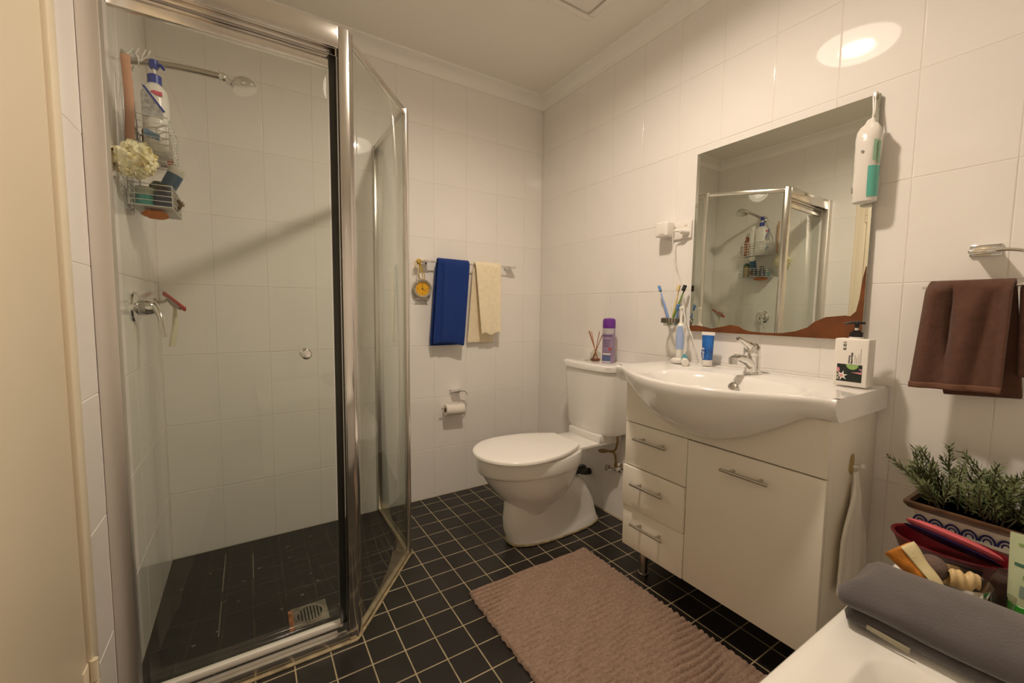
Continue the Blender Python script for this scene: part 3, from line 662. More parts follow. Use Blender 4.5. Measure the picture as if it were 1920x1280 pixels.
# ------------------------------------------------------------------ toilet
TY = -0.642
to = thing('toilet', 'white ceramic close coupled toilet with closed lid in back right corner', 'toilet', (-0.40, TY, 0))
def oval(xa, xb, hw, z, n=44, p=2.0, backp=2.0, yo=0.0):
    cx_ = (xa + xb) / 2; a = (xb - xa) / 2; out = []
    for k in range(n):
        t = 2 * PI * k / n; c, s_ = math.cos(t), math.sin(t)
        e = backp if c > 0 else p
        out.append((cx_ + a * math.copysign(abs(c) ** (2 / e), c), TY + yo + hw * math.copysign(abs(s_) ** (2 / e), s_), z))
    return out
pan = MB()
pan.loft([oval(-0.620, -0.36, 0.070, 0.12), oval(-0.628, -0.355, 0.085, 0.175), oval(-0.645, -0.33, 0.112, 0.205), oval(-0.672, -0.305, 0.138, 0.232), oval(-0.703, -0.28, 0.156, 0.265), oval(-0.730, -0.262, 0.167, 0.30),
          oval(-0.752, -0.25, 0.174, 0.332), oval(-0.766, -0.235, 0.178, 0.354), oval(-0.770, -0.232, 0.179, 0.358), oval(-0.780, -0.225, 0.182, 0.362), oval(-0.787, -0.22, 0.185, 0.373), oval(-0.790, -0.22, 0.186, 0.420), oval(-0.788, -0.222, 0.183, 0.429), oval(-0.75, -0.26, 0.14, 0.430)])
ped = MB()
rows = [(-0.632, -0.088, 0.096, 0.004), (-0.632, -0.088, 0.096, 0.012), (-0.640, -0.096, 0.086, 0.035), (-0.652, -0.105, 0.080, 0.07), (-0.656, -0.118, 0.078, 0.12), (-0.650, -0.145, 0.080, 0.17), (-0.645, -0.175, 0.083, 0.215), (-0.645, -0.215, 0.082, 0.25), (-0.645, -0.27, 0.074, 0.275), (-0.640, -0.33, 0.055, 0.288)]
ped.loft([oval(a, b, h_, z, p=2.6, backp=2.6) for a, b, h_, z in rows])
pan.v += []; 
o_ = len(pan.v); pan.v += ped.v; pan.f += [tuple(o_ + i for i in f) for f in ped.f]; pan.mi += ped.mi
deck = [(-0.50, TY - 0.168), (-0.305, TY - 0.128), (-0.285, TY - 0.112), (-0.285, TY + 0.112), (-0.305, TY + 0.128), (-0.50, TY + 0.168)]
def inset(z, d): return [(x - (d if x > -0.4 else 0), TY + (y - TY) * (1 - d * 7), z) for x, y in deck]
pan.loft([inset(0.384, 0.004), inset(0.388, 0.0), inset(0.427, 0.0), inset(0.431, 0.003)])
pan.box((-0.36, TY - 0.118, 0.424), (-0.012, TY + 0.118, 0.440), 0.004)
pan.box((-0.175, TY - 0.120, 0.438), (-0.018, TY + 0.120, 0.478), 0.006)
pan.build('pan', M_PORC, to, smooth=38)
MB().loft([oval(-0.634, -0.086, 0.098, 0.0005, p=2.6, backp=2.6), oval(-0.638, -0.082, 0.101, 0.004, p=2.6, backp=2.6), oval(-0.634, -0.086, 0.098, 0.011, p=2.6, backp=2.6), oval(-0.625, -0.095, 0.09, 0.011, p=2.6, backp=2.6)]).build('sealant', M_SILIC, to)
def lid_outline(g, z):
    pts = []; n = 30
    for k in range(n + 1):
        t = PI / 2 + PI * k / n
        pts.append((-0.590 + (0.212 + g) * math.cos(t), TY + (0.196 + g) * math.sin(t), z))
    for k in range(1, 9):
        x = -0.59 + 0.295 * k / 8; hw = 0.196 - 0.088 * (k / 8) ** 2.2
        pts.append((x, TY - hw - g, z))
    for k in range(8, 0, -1):
        x = -0.59 + 0.295 * k / 8; hw = 0.196 - 0.088 * (k / 8) ** 2.2
        pts.append((x, TY + hw + g, z))
    return pts
MB().loft([lid_outline(-0.012, 0.431), lid_outline(-0.010, 0.440)]).build('seat_ring', M_SEAT, to)
lidrings = [lid_outline(-0.004, 0.4405), lid_outline(0.0, 0.443), lid_outline(0.0, 0.452), lid_outline(-0.004, 0.4565), lid_outline(-0.016, 0.4585)]
cxl = -0.52
for f_ in (0.75, 0.5, 0.25): lidrings.append([(cxl + (x - cxl) * f_, TY + (y - TY) * f_, 0.4585 + 0.004 * (1 - f_)) for x, y, z in lidrings[4]])
MB().loft(lidrings).build('lid', M_SEAT, to, smooth=50)
MB().tube([(-0.292, TY - 0.09, 0.443), (-0.292, TY + 0.09, 0.443)], 0.009, 12).build('hinge', M_SEAT, to)
def cist(xf, hw, z, n=10, r=0.055, bow=0.012):
    pts = [(-0.004, TY + hw), (-0.004, TY - hw)]
    for k in range(n + 1):
        t = k / n * PI / 2; pts.append((xf + bow + r - r * math.sin(t), TY - hw + r - r * math.cos(t)))
    for k in range(1, 9):
        s_ = k / 9; y_ = TY - hw + r + (2 * hw - 2 * r) * s_; pts.append((xf + bow - bow * math.sin(PI * s_), y_))
    for k in range(n + 1):
        t = PI / 2 - k / n * PI / 2; pts.append((xf + bow + r - r * math.sin(t), TY + hw - r + r * math.cos(t)))
    return [(x, y, z) for x, y in pts]
CHW = 0.178
MB().loft([cist(-0.150, CHW - 0.03, 0.472), cist(-0.168, CHW - 0.014, 0.478), cist(-0.176, CHW - 0.008, 0.50), cist(-0.192, CHW, 0.72), cist(-0.195, CHW + 0.001, 0.800)]).build('cistern', M_PORC, to, smooth=45)
MB().loft([cist(-0.194, CHW, 0.8005), cist(-0.203, CHW + 0.008, 0.804), cist(-0.205, CHW + 0.010, 0.828), cist(-0.200, CHW + 0.006, 0.8355), cist(-0.192, CHW - 0.002, 0.8375)]).build('cistern_lid', M_PORC, to, smooth=45)
MB().lathe([(0.030, 0), (0.030, 0.004), (0.027, 0.006), (0.026, 0.005), (0.001, 0.0055)], (-0.105, -0.600, 0.837), (0, 0, 1), 26).build('flush_button', M_CHROME, to)
MB().tube(smoothpath([(-0.34, TY - 0.02, 0.290), (-0.25, TY - 0.03, 0.286), (-0.19, TY - 0.02, 0.280), (-0.15, TY + 0.03, 0.262), (-0.11, TY + 0.10, 0.215), (-0.04, TY + 0.13, 0.185), (-0.003, TY + 0.13, 0.180)], 4), 0.019, 14).build('waste_pipe', M_BLACKR, to)
vt = thing('stop_tap', 'chrome wall stop tap with brass hose under the cistern', 'tap', (0, -0.748, 0.278))
MB().lathe([(0.028, 0), (0.026, 0.006), (0.012, 0.012), (0.011, 0.045)], (0, -0.748, 0.277), (-1, 0, 0), 22).build('flange', M_CHROME, vt)
MB().tube([(-0.038, -0.748, 0.277), (-0.045, -0.735, 0.275), (-0.05, -0.715, 0.272)], 0.009, 12).lathe([(0.008, 0), (0.017, 0.004), (0.018, 0.016), (0.010, 0.022)], (-0.05, -0.712, 0.272), (0, 1, 0), 10).build('knob', M_CHROME, vt)
MB().lathe([(0.011, 0), (0.011, 0.02), (0.009, 0.024)], (-0.035, -0.745, 0.282), (0, 0.1, 1), 6).tube(smoothpath([(-0.035, -0.743, 0.30), (-0.036, -0.741, 0.335), (-0.045, -0.735, 0.362), (-0.075, -0.705, 0.372), (-0.09, -0.682, 0.368), (-0.085, -0.670, 0.360), (-0.07, -0.680, 0.356), (-0.06, -0.715, 0.368), (-0.062, -0.760, 0.388), (-0.064, -0.777, 0.43), (-0.064, -0.778, 0.468)], 6), 0.0062, 10).build('hose', M_BRASS, vt)

# things on the cistern
rdm = mat('reed_wood', hexc('a8683c'), 0.8)
df = thing('reed_diffuser', 'small clear glass reed diffuser with brown sticks on toilet cistern', 'diffuser', (-0.095, -0.632, 0.8378))
MB().lathe([(0.026, 0.0), (0.028, 0.003), (0.028, 0.040), (0.020, 0.050), (0.014, 0.052), (0.014, 0.060)], (-0.095, -0.632, 0.8378), (0, 0, 1), 24).build('bottle', M_CLEAR, df)
MB().lathe([(0.025, 0.004), (0.025, 0.012)], (-0.095, -0.632, 0.8378), (0, 0, 1), 24).build('oil', glass_mat('amber_oil', (0.62, 0.34, 0.16), ior=1.1), df)
for (dy, dz, dx) in ((0.056, 0.158, 0.0), (0.047, 0.152, 0.012), (0.040, 0.155, -0.008), (-0.045, 0.150, 0.01), (-0.036, 0.156, -0.01), (-0.050, 0.145, 0.0)):
    MB().tube([(-0.095 - dx * 0.6, -0.632 - dy * 0.45, 0.843), (-0.095 + dx, -0.632 + dy, 0.8378 + dz)], 0.0019, 6).build('reed', rdm, df)
can = thing('spray_can', 'lilac air freshener can with purple cap standing on toilet cistern', 'spray can', (-0.085, -0.716, 0.8378))
cz = 0.8378; ccx, ccy = -0.085, -0.716
M_LIL = mat('lilac_can', (0.36, 0.27, 0.42), 0.3, 0.3, var=0.12, vscale=20)
MB().lathe([(0.0305, 0), (0.032, 0.003), (0.032, 0.176), (0.029, 0.183)], (ccx, ccy, cz), (0, 0, 1), 32).build('body', M_LIL, can)
MB().lathe([(0.0315, 0.178), (0.0325, 0.182), (0.0325, 0.212), (0.029, 0.224), (0.018, 0.228), (0.001, 0.229)], (ccx, ccy, cz), (0, 0, 1), 32).build('cap', mat('purple_plastic', hexc('6a2a92'), 0.35), can)
fd = Vector((-0.92, -0.40, 0)); a_f = math.atan2(fd.y, fd.x)
def wrap(z0, z1, a0, a1, r, n=12, cx_=ccx, cy_=ccy):
    return MB().grid(lambda u, v: (cx_ + r * math.cos(a_f + a0 + (a1 - a0) * u), cy_ + r * math.sin(a_f + a0 + (a1 - a0) * u), z0 + (z1 - z0) * v), n, 1)
wrap(cz + 0.150, cz + 0.176, -1.2, 1.2, 0.0323).build('silver_band', mat('pale_silver_print', (0.55, 0.52, 0.55), 0.3, 0.3), can)
wrap(cz + 0.012, cz + 0.040, -0.8, 0.7, 0.0324).build('blue_band', mat('slate_blue_print', hexc('56648e'), 0.4), can)
lt = MB()
for k, (zz, a0, a1, hh) in enumerate(((0.136, -0.75, 0.85, 0.007), (0.116, -0.6, 0.6, 0.003), (0.108, -0.6, 0.65, 0.003), (0.100, -0.6, 0.5, 0.003), (0.092, -0.6, 0.6, 0.003), (0.084, -0.6, 0.4, 0.003))):
    w1 = wrap(cz + zz, cz + zz + hh, a0, a1, 0.0325); o_ = len(lt.v); lt.v += w1.v; lt.f += [tuple(o_ + i for i in f) for f in w1.f]; lt.mi += w1.mi
lt.build('print_lines', mat('dark_violet_print', hexc('5a4a72'), 0.5), can)['kind'] = 'stuff'
wrap(cz + 0.044, cz + 0.050, -0.7, 0.7, 0.0325).build('white_stripe', M_WPL, can); wrap(cz + 0.004, cz + 0.009, -0.7, 0.7, 0.0325).build('white_stripe', M_WPL, can)
dd = MB(); pa = a_f + 0.55
ctr = Vector((ccx + 0.0326 * math.cos(pa), ccy + 0.0326 * math.sin(pa), cz + 0.073)); tn = Vector((-math.sin(pa), math.cos(pa), 0))
dd.add([ctr + tn * 0.007 * math.cos(t) + Vector((0, 0, 0.008 * math.sin(t))) for t in [k / 16 * 2 * PI for k in range(16)]], [tuple(range(16))])
dd.build('red_badge', mat('red_print', hexc('b8484e'), 0.5), can)

# ------------------------------------------------------------------ vanity cabinet
BY, BZ, BY0, BY1 = -1.426, 0.883, -1.807, -1.045
def xf(y):
    d = abs(y - BY); q = max(0.0, 1 - (d / 0.362) ** 2)
    return -0.372 - 0.168 * q ** 1.2
def zb(y):
    d = abs(y - BY); q = max(0.0, 1 - (d / 0.315) ** 2)
    return 0.818 - 0.134 * q ** 1.25
VF, V0, V1 = -0.335, -1.785, -1.075
va = thing('vanity_cabinet', 'white gloss vanity cabinet with three drawers and one door', 'cabinet', (-0.17, -1.43, 0))
MB().box((VF + 0.018, V0, 0.128), (-0.002, V0 + 0.016, 0.816), 0.001).box((VF + 0.018, V1 - 0.016, 0.128), (-0.002, V1, 0.816), 0.001).box((VF + 0.018, V0 + 0.016, 0.128), (-0.002, V1 - 0.016, 0.144), 0.001).box((-0.010, V0 + 0.016, 0.144), (-0.002, V1 - 0.016, 0.70), 0.001).build('body', M_VAN, va)
fpan = [(V1, 0.656), (V0, 0.656)] + [(V0 + (V1 - V0) * k / 40, min(0.816, zb(V0 + (V1 - V0) * k / 40) + 0.012)) for k in range(41)]
MB().prism(fpan, VF, VF + 0.016, 'x').build('front_panel', M_VAN, va)
MB().box((VF + 0.012, V0 + 0.004, 0.652), (VF + 0.017, V1 - 0.004, 0.657)).box((VF + 0.012, -1.3645, 0.135), (VF + 0.017, -1.3605, 0.652)).build('shadow_gap', M_GAP, va)
def bar_handle(parent, x, y0, y1, z, inset_):
    h = MB().tube([(x - 0.030, y0, z), (x - 0.030, y1, z)], 0.0055, 12)
    for yy in (y0 - inset_, y1 + inset_): h.tube([(x, yy, z), (x - 0.030, yy, z)], 0.0048, 10)
    return h.build('handle', M_STEEL, parent)
for i, (z0, z1, hz, dx) in enumerate(((0.476, 0.652, 0.5985, 0.0), (0.306, 0.472, 0.416, -0.010), (0.131, 0.302, 0.2465, -0.002))):
    d = MB().box((VF + dx, -1.3615, z0), (VF + 0.017, V1, z1), 0.0025).build('drawer', M_VAN, va)
    bar_handle(d, VF + dx, -1.140, -1.292, hz, 0.030)
d = MB().box((VF, V0, 0.131), (VF + 0.017, -1.364, 0.651), 0.0025).build('door', M_VAN, va)
bar_handle(d, VF, -1.502, -1.649, 0.5955, 0.030)
for x, y in ((-0.267, -1.134), (-0.267, -1.73), (-0.05, -1.134), (-0.05, -1.73)):
    MB().lathe([(0.021, 0.0), (0.021, 0.006), (0.0165, 0.009), (0.0165, 0.128)], (x, y, 0.0004), (0, 0, 1), 20).build('leg', M_STEEL, va)

# washbasin
ba = thing('washbasin', 'white ceramic basin with bowed front set on the vanity cabinet', 'basin', (-0.2, BY, 0.82))
bs = MB(); NY = 56; NT = 14
ring = []
for i in range(NY + 1):
    y = BY1 + (BY0 - BY1) * i / NY; X = xf(y); Z = zb(y); row = []
    row.append((X + 0.010, y, BZ)); row.append((X + 0.003, y, BZ - 0.002)); row.append((X, y, BZ - 0.008))
    for k in range(1, NT + 1):
        t = k / NT * PI / 2; p_ = 0.9
        row.append((X + (-0.3362 - X) * (1 - math.cos(t)) ** 0.9, y, BZ - 0.008 - (BZ - 0.008 - Z) * math.sin(t) ** 1.0))
    row.append((-0.3362, y, 0.8185)); row.append((-0.0015, y, 0.8185)); row.append((-0.0015, y, BZ))
    ring.append(row)
n_ = len(ring[0])
vs = [p for r_ in ring for p in r_]; fs = []
for i in range(NY):
    for k in range(n_ - 1): fs.append((i * n_ + k, (i + 1) * n_ + k, (i + 1) * n_ + k + 1, i * n_ + k + 1))
fs.append(tuple(range(n_))); fs.append(tuple(NY * n_ + k for k in range(n_ - 1, -1, -1)))
bs.add(vs, fs)
# top deck with bowl
BC = Vector((-0.342, -1.470)); NA = 96
outline = [(xf(BY1 + (BY0 - BY1) * i / NY) + 0.010, BY1 + (BY0 - BY1) * i / NY) for i in range(NY + 1)] + [(-0.0015, BY0), (-0.0015, BY1)]
def hit(th):
    d = Vector((math.cos(th), math.sin(th))); best = 1e9
    for i in range(len(outline)):
        p = Vector(outline[i]); q = Vector(outline[(i + 1) % len(outline)]); e = q - p
        den = d.x * e.y - d.y * e.x
        if abs(den) < 1e-9: continue
        w2 = p - BC; t = (w2.x * e.y - w2.y * e.x) / den; s_ = (w2.x * d.y - w2.y * d.x) / den
        if t > 0 and -1e-6 <= s_ <= 1 + 1e-6: best = min(best, t)
    return best
ths = [2 * PI * k / NA for k in range(NA)]
hits = [hit(t) for t in ths]
def ell(th, a, b):
    d = 2.3
    return 1.0 / ((abs(math.cos(th)) / a) ** d + (abs(math.sin(th)) / b) ** d) ** (1 / d)
rims = [ell(t, 0.150, 0.245) for t in ths]
def rg(fr_, dz, lim=0.975):
    return [(BC.x + min(fr_ * r, lim * h_) * math.cos(t), BC.y + min(fr_ * r, lim * h_) * math.sin(t), BZ + dz) for t, r, h_ in zip(ths, rims, hits)]
rings = [[(BC.x + h_ * math.cos(t), BC.y + h_ * math.sin(t), BZ) for t, h_ in zip(ths, hits)], rg(1.07, -0.0015, 0.95), rg(1.03, -0.004, 0.93), rg(0.985, -0.010, 0.9), rg(0.93, -0.024, .87), rg(0.85, -0.050, .82), rg(0.74, -0.080, .75), rg(0.58, -0.105), rg(0.38, -0.120), rg(0.15, -0.126)]
bs.loft(rings, cap=False); bs.add(rings[-1], [tuple(range(NA))])
bs.build('bowl', M_PORC, ba, smooth=50)
# raised back ledge behind the tap
MB().box((-0.030, BY0 + 0.004, BZ - 0.002), (-0.0015, BY1 - 0.004, BZ + 0.003), 0.002).build('back_ledge', M_PORC, ba)
ov = MB().lathe([(0.0175, 0.0), (0.018, 0.003), (0.0145, 0.005), (0.013, 0.001)], (-0.222, -1.452, 0.846), Vector((-0.85, 0, 0.5)), 24, cap=False)
ov.build('overflow_ring', M_CHROME, ba)
MB().lathe([(0.012, 0.0), (0.0115, 0.0035), (0.006, 0.0045)], (-0.222, -1.452, 0.846), Vector((-0.85, 0, 0.5)), 20).build('overflow_cap', M_STEEL, ba)
MB().lathe([(0.022, 0), (0.022, 0.004), (0.001, 0.005)], (-0.342, -1.47, 0.757), (0, 0, 1), 24).build('plug', M_CHROME, ba)

# tap
fa = thing('basin_mixer', 'chrome single lever mixer tap standing on the basin', 'tap', (-0.100, -1.449, BZ))
FXc, FYc = -0.100, -1.449
MB().lathe([(0.030, 0.0), (0.030, 0.004), (0.0265, 0.007), (0.0250, 0.050), (0.0262, 0.064), (0.0262, 0.068)], (FXc, FYc, BZ), (0, 0, 1), 30).build('body', M_CHROME, fa)
MB().lathe([(0.0262, 0.0695), (0.0272, 0.075), (0.0268, 0.098), (0.018, 0.109), (0.002, 0.111)], (FXc, FYc, BZ), (-0.10, 0, 1), 30).tube([(FXc - 0.012, FYc, BZ + 0.094), (FXc - 0.052, FYc, BZ + 0.112), (FXc - 0.088, FYc, BZ + 0.127), (FXc - 0.104, FYc, BZ + 0.130)], [0.017, 0.0125, 0.009, 0.006], 12).build('lever', M_CHROME, fa)
MB().tube(smoothpath([(FXc - 0.010, FYc, BZ + 0.030), (FXc - 0.055, FYc, BZ + 0.052), (FXc - 0.098, FYc, BZ + 0.062), (FXc - 0.124, FYc, BZ + 0.060)], 5), [0.018] * 4 + [0.016] * 4 + [0.0138] * 4 + [0.0135] * 4, 16).lathe([(0.0142, 0.0), (0.0142, -0.024), (0.011, -0.025)], (FXc - 0.126, FYc, BZ + 0.066), (0, 0, 1), 18).build('spout', M_CHROME, fa)
MB().lathe([(0.0052, 0), (0.0045, 0.002)], (FXc - 0.0265, FYc + 0.004, BZ + 0.086), (-1, 0, 0.1), 12).build('hot_cold_dot', mat('dark_red_dot', (0.2, 0.02, 0.015), 0.3), fa)

# ------------------------------------------------------------------ mirror
mi = thing('wall_mirror', 'rectangular wall mirror with slanted glass border and brown tarnish along its lower edge', 'mirror', (0, -1.43, 1.02))
my0, my1, mz0, mz1 = -1.737, -1.131, 1.020, 1.765
MX = -0.020; bw = 0.014
def mx_at(z): return -0.0228 + (z - mz0) / (mz1 - mz0) * 0.0062       # the glass leans back a little
def MP(y, z, d=0.0): return (mx_at(z) + d, y, z)
inn = [MP(my0 + bw * 0.6, mz0), MP(my1 - bw, mz0), MP(my1 - bw, mz1), MP(my0 + bw * 0.6, mz1)]
gm = MB().add(inn + [MP(my0, mz0, 0.0010), MP(my1, mz0, 0.0014), MP(my1, mz1, 0.0014), MP(my0, mz1, 0.0010)], [(0, 1, 2, 3), (4, 0, 3, 7), (1, 5, 6, 2)])
gm.build('glass', M_MIRROR, mi, smooth=None)
MB().add([MP(y, z, d) for d in (0.0016, 0.0055) for y, z in ((my0, mz0), (my1, mz0), (my1, mz1), (my0, mz1))], [(0, 1, 2, 3), (7, 6, 5, 4), (0, 4, 5, 1), (1, 5, 6, 2), (2, 6, 7, 3), (3, 7, 4, 0)]).build('glass_edge', M_MEDGE, mi, smooth=None)
MB().add([p for y, z in ((my0 + 0.02, mz0 + 0.012), (my1 - 0.02, mz0 + 0.012), (my1 - 0.02, mz1 - 0.012), (my0 + 0.02, mz1 - 0.012)) for p in (MP(y, z, 0.0057), (-0.0006, y, z))], [(0, 2, 4, 6), (1, 7, 5, 3), (0, 1, 3, 2), (2, 3, 5, 4), (4, 5, 7, 6), (6, 7, 1, 0)]).build('backing', mat('backing_board', (0.35, 0.28, 0.2), 0.8), mi, smooth=None)
tl = [(-1.136, 1.044), (-1.165, 1.046), (-1.197, 1.043), (-1.235, 1.036), (-1.27, 1.043), (-1.314, 1.054), (-1.348, 1.049), (-1.365, 1.039), (-1.389, 1.032), (-1.435, 1.029), (-1.5, 1.031), (-1.548, 1.040), (-1.585, 1.055), (-1.605, 1.075), (-1.638, 1.092), (-1.69, 1.098), (-1.704, 1.096), (-1.718, 1.112), (-1.724, 1.15), (-1.728, 1.21), (-1.734, 1.25), (-1.7365, 1.25), (-1.7365, mz0 + 0.0008), (-1.45, mz0 + 0.0008), (-1.132, mz0 + 0.0008), (-1.132, 1.036)]
tp_ = MB(); tp_.add([MP(y, z, -0.0008) for y, z in tl] + [MP(y, z, 0.0012) for y, z in tl], [tuple(range(len(tl)))] + [(k, (k + 1) % len(tl), len(tl) + (k + 1) % len(tl), len(tl) + k) for k in range(len(tl))])
tp_.build('tarnish_patch', M_TARN, mi, smooth=None)
wp = thing('wet_wipes_pack', 'white and teal plastic pack hanging from mirror top corner', 'packet', (-0.045, -1.728, 1.44))
def pk(z, hw, d, yo=0.0, n=26, wob=0.0):
    return [(-0.050 + d * math.copysign(abs(math.cos(t)) ** 0.8, math.cos(t)) + wob * math.sin(3 * t + z * 90), -1.727 + yo - 0.0 + hw * math.copysign(abs(math.sin(t)) ** 0.8, math.sin(t)) + wob * math.cos(4 * t + z * 60), z) for t in [2 * PI * k / n for k in range(n)]]
zs_ = [(1.440, 0.025, 0.017, 0), (1.4425, 0.0295, 0.023, 0), (1.46, 0.030, 0.026, 0.0004), (1.50, 0.030, 0.028, 0.0010), (1.55, 0.0305, 0.028, 0.0014), (1.60, 0.031, 0.028, 0.0020), (1.628, 0.031, 0.026, 0.0026), (1.648, 0.028, 0.021, 0.0034), (1.662, 0.020, 0.015, 0.004), (1.672, 0.011, 0.009, 0.003), (1.684, 0.008, 0.006, 0.002)]
MB().loft([pk(z, hw, d, -0.004 * ss(1.6, 1.68, z), wob=wb_) for z, hw, d, wb_ in zs_]).build('wrapper', mat('glossy_white_film', (0.74, 0.71, 0.66), 0.18, bump=0.5, bscale=45), wp)
def pkpatch(z0, z1, a0, a1, off=0.0012, nz=6):
    def fn(u, v):
        z = z0 + (z1 - z0) * v; t = a0 + (a1 - a0) * u
        for i in range(len(zs_) - 1):
            if zs_[i][0] <= z <= zs_[i + 1][0]:
                q = (z - zs_[i][0]) / (zs_[i + 1][0] - zs_[i][0]); hw = zs_[i][1] + (zs_[i + 1][1] - zs_[i][1]) * q; d = zs_[i][2] + (zs_[i + 1][2] - zs_[i][2]) * q
        return (-0.050 + (d + off) * math.copysign(abs(math.cos(t)) ** 0.8, math.cos(t)), -1.727 + (hw + off) * math.copysign(abs(math.sin(t)) ** 0.8, math.sin(t)), z)
    return MB().grid(fn, 14, nz)
pkpatch(1.452, 1.541, PI * 1.10, PI * 1.50, 0.0014).build('teal_panel', mat('teal_print', hexc('62b5a6'), 0.25), wp)
pkpatch(1.555, 1.615, PI * 1.20, PI * 1.30, 0.0022).build('green_lettering', mat('soft_green_print', hexc('93bfa2'), 0.35), wp)
pkpatch(1.545, 1.612, PI * 1.34, PI * 1.45, 0.0022).build('green_lettering', MATS['soft_green_print'], wp)
pkpatch(1.50, 1.60, PI * 0.60, PI * 0.66, 0.0020).build('green_lettering', MATS['soft_green_print'], wp)
MB().lathe([(0.004, 0), (0.004, 0.001)], (-0.0800, -1.724, 1.586), (-1, -0.1, 0), 6).build('grey_mark', mat('grey_print', (0.25, 0.24, 0.22), 0.5), wp)
MB().box((-0.0695, -1.7045, 1.470), (-0.0675, -1.6985, 1.488)).build('bar_code', mat('grey_print', (0.2, 0.2, 0.2)), wp)
MB().tube(smoothpath([(-0.047, -1.731, 1.682), (-0.036, -1.729, 1.71), (-0.024, -1.722, 1.764), (-0.016, -1.722, 1.769)], 5), 0.0022, 6).tube(smoothpath([(-0.047, -1.731, 1.682), (-0.034, -1.732, 1.71), (-0.023, -1.727, 1.766)], 5), 0.0018, 6).build('hanging_loop', M_WPL, wp)
MB().box((-0.026, -1.732, 1.764), (-0.006, -1.720, 1.769), 0.001).box((-0.026, -1.732, 1.752), (-0.0222, -1.720, 1.766), 0.001).build('clip', M_STEEL, wp)

# ------------------------------------------------------------------ power point, adapter, plug, toothbrush things
pp = thing('power_outlet', 'white double wall power outlet beside the mirror', 'outlet', (0, -1.068, 1.46))
MB().box((-0.010, -1.112, 1.424), (-0.0006, -1.002, 1.500), 0.003).build('plate', M_WPL, pp)
for y in (-1.085, -1.030): MB().box((-0.0135, y - 0.007, 1.478), (-0.009, y + 0.007, 1.490), 0.002).build('switch', M_WPL, pp)
ad = thing('plug_adapter', 'white cube plug in device with tiny lights on the outlet', 'adapter', (-0.04, -1.0, 1.43))
MB().box((-0.068, -1.030, 1.436), (-0.0105, -0.966, 1.503), 0.009, seg=4).build('body', M_WPL, ad)
MB().box((-0.0688, -1.018, 1.446), (-0.066, -0.990, 1.4485)).build('vent_slot', M_GREYP, ad)
MB().lathe([(0.0030, -0.001), (0.003, 0.0008)], (-0.068, -1.002, 1.464), (-1, 0, 0), 12).build('indicator', mat('pale_indicator', (0.9, 0.88, 0.84), 0.2), ad)
pg = thing('charger_plug', 'white plug with thin white cord running from outlet to toothbrush charger', 'plug', (-0.03, -1.08, 1.44))
MB().loft([[(-0.0105, -1.090 + 0.016 * math.cos(t), 1.448 + 0.013 * math.sin(t)) for t in [k / 16 * 2 * PI for k in range(16)]], [(-0.028, -1.088 + 0.015 * math.cos(t), 1.450 + 0.012 * math.sin(t)) for t in [k / 16 * 2 * PI for k in range(16)]], [(-0.045, -1.080 + 0.008 * math.cos(t), 1.454 + 0.007 * math.sin(t)) for t in [k / 16 * 2 * PI for k in range(16)]]]).tube([(-0.036, -1.086, 1.452), (-0.045, -1.070, 1.456), (-0.047, -1.056, 1.456)], [0.007, 0.006, 0.004], 10).build('body', M_WPL, pg)
MB().tube(smoothpath([(-0.047, -1.056, 1.456), (-0.045, -1.046, 1.445), (-0.042, -1.046, 1.40), (-0.040, -1.051, 1.345), (-0.026, -1.060, 1.30), (-0.018, -1.075, 1.235), (-0.020, -1.095, 1.16), (-0.030, -1.112, 1.085), (-0.040, -1.135, 1.050), (-0.042, -1.160, 1.000), (-0.040, -1.176, 0.945), (-0.040, -1.180, 0.905), (-0.044, -1.180, 0.889)], 6), 0.0019, 8).build('cord', M_WPL, pg)

th_ = thing('toothbrush_holder', 'clear glass tumbler holder with metal ring fixed on the wall', 'holder', (-0.0, -1.065, 1.05))
HX, HY = -0.062, -1.068
MB().lathe([(0.030, 0.0), (0.033, 0.002), (0.0375, 0.030), (0.038, 0.034), (0.0355, 0.034), (0.031, 0.004)], (HX, HY, 1.040), (0, 0, 1), 30).build('tumbler', M_CLEAR, th_)
fb_ = MB()
for k in range(22):
    a = 2 * PI * k / 22; fb_.box((HX + 0.0405 * math.cos(a) - 0.0028, HY + 0.0405 * math.sin(a) - 0.0036, 1.054), (HX + 0.0405 * math.cos(a) + 0.0028, HY + 0.0405 * math.sin(a) + 0.0036, 1.074), 0.0012, rot=Matrix.Rotation(a, 3, 'Z'))
fo_ = fb_.build('faceted_collar', mat('smoky_facets', (0.16, 0.14, 0.11), 0.08, 0.6), th_); fo_['kind'] = 'stuff'
hr_ = MB().lathe([(0.0385, 0.014), (0.0400, 0.014), (0.0400, 0.036), (0.0385, 0.036), (0.0385, 0.014)], (HX, HY, 1.040), (0, 0, 1), 30, cap=False).box((-0.020, HY - 0.008, 1.060), (-0.0006, HY + 0.008, 1.071), 0.002).lathe([(0.02, 0), (0.019, 0.006), (0.008, 0.008)], (0, HY, 1.065), (-1, 0, 0), 20)
hr_.build('ring', M_STEEL, th_)
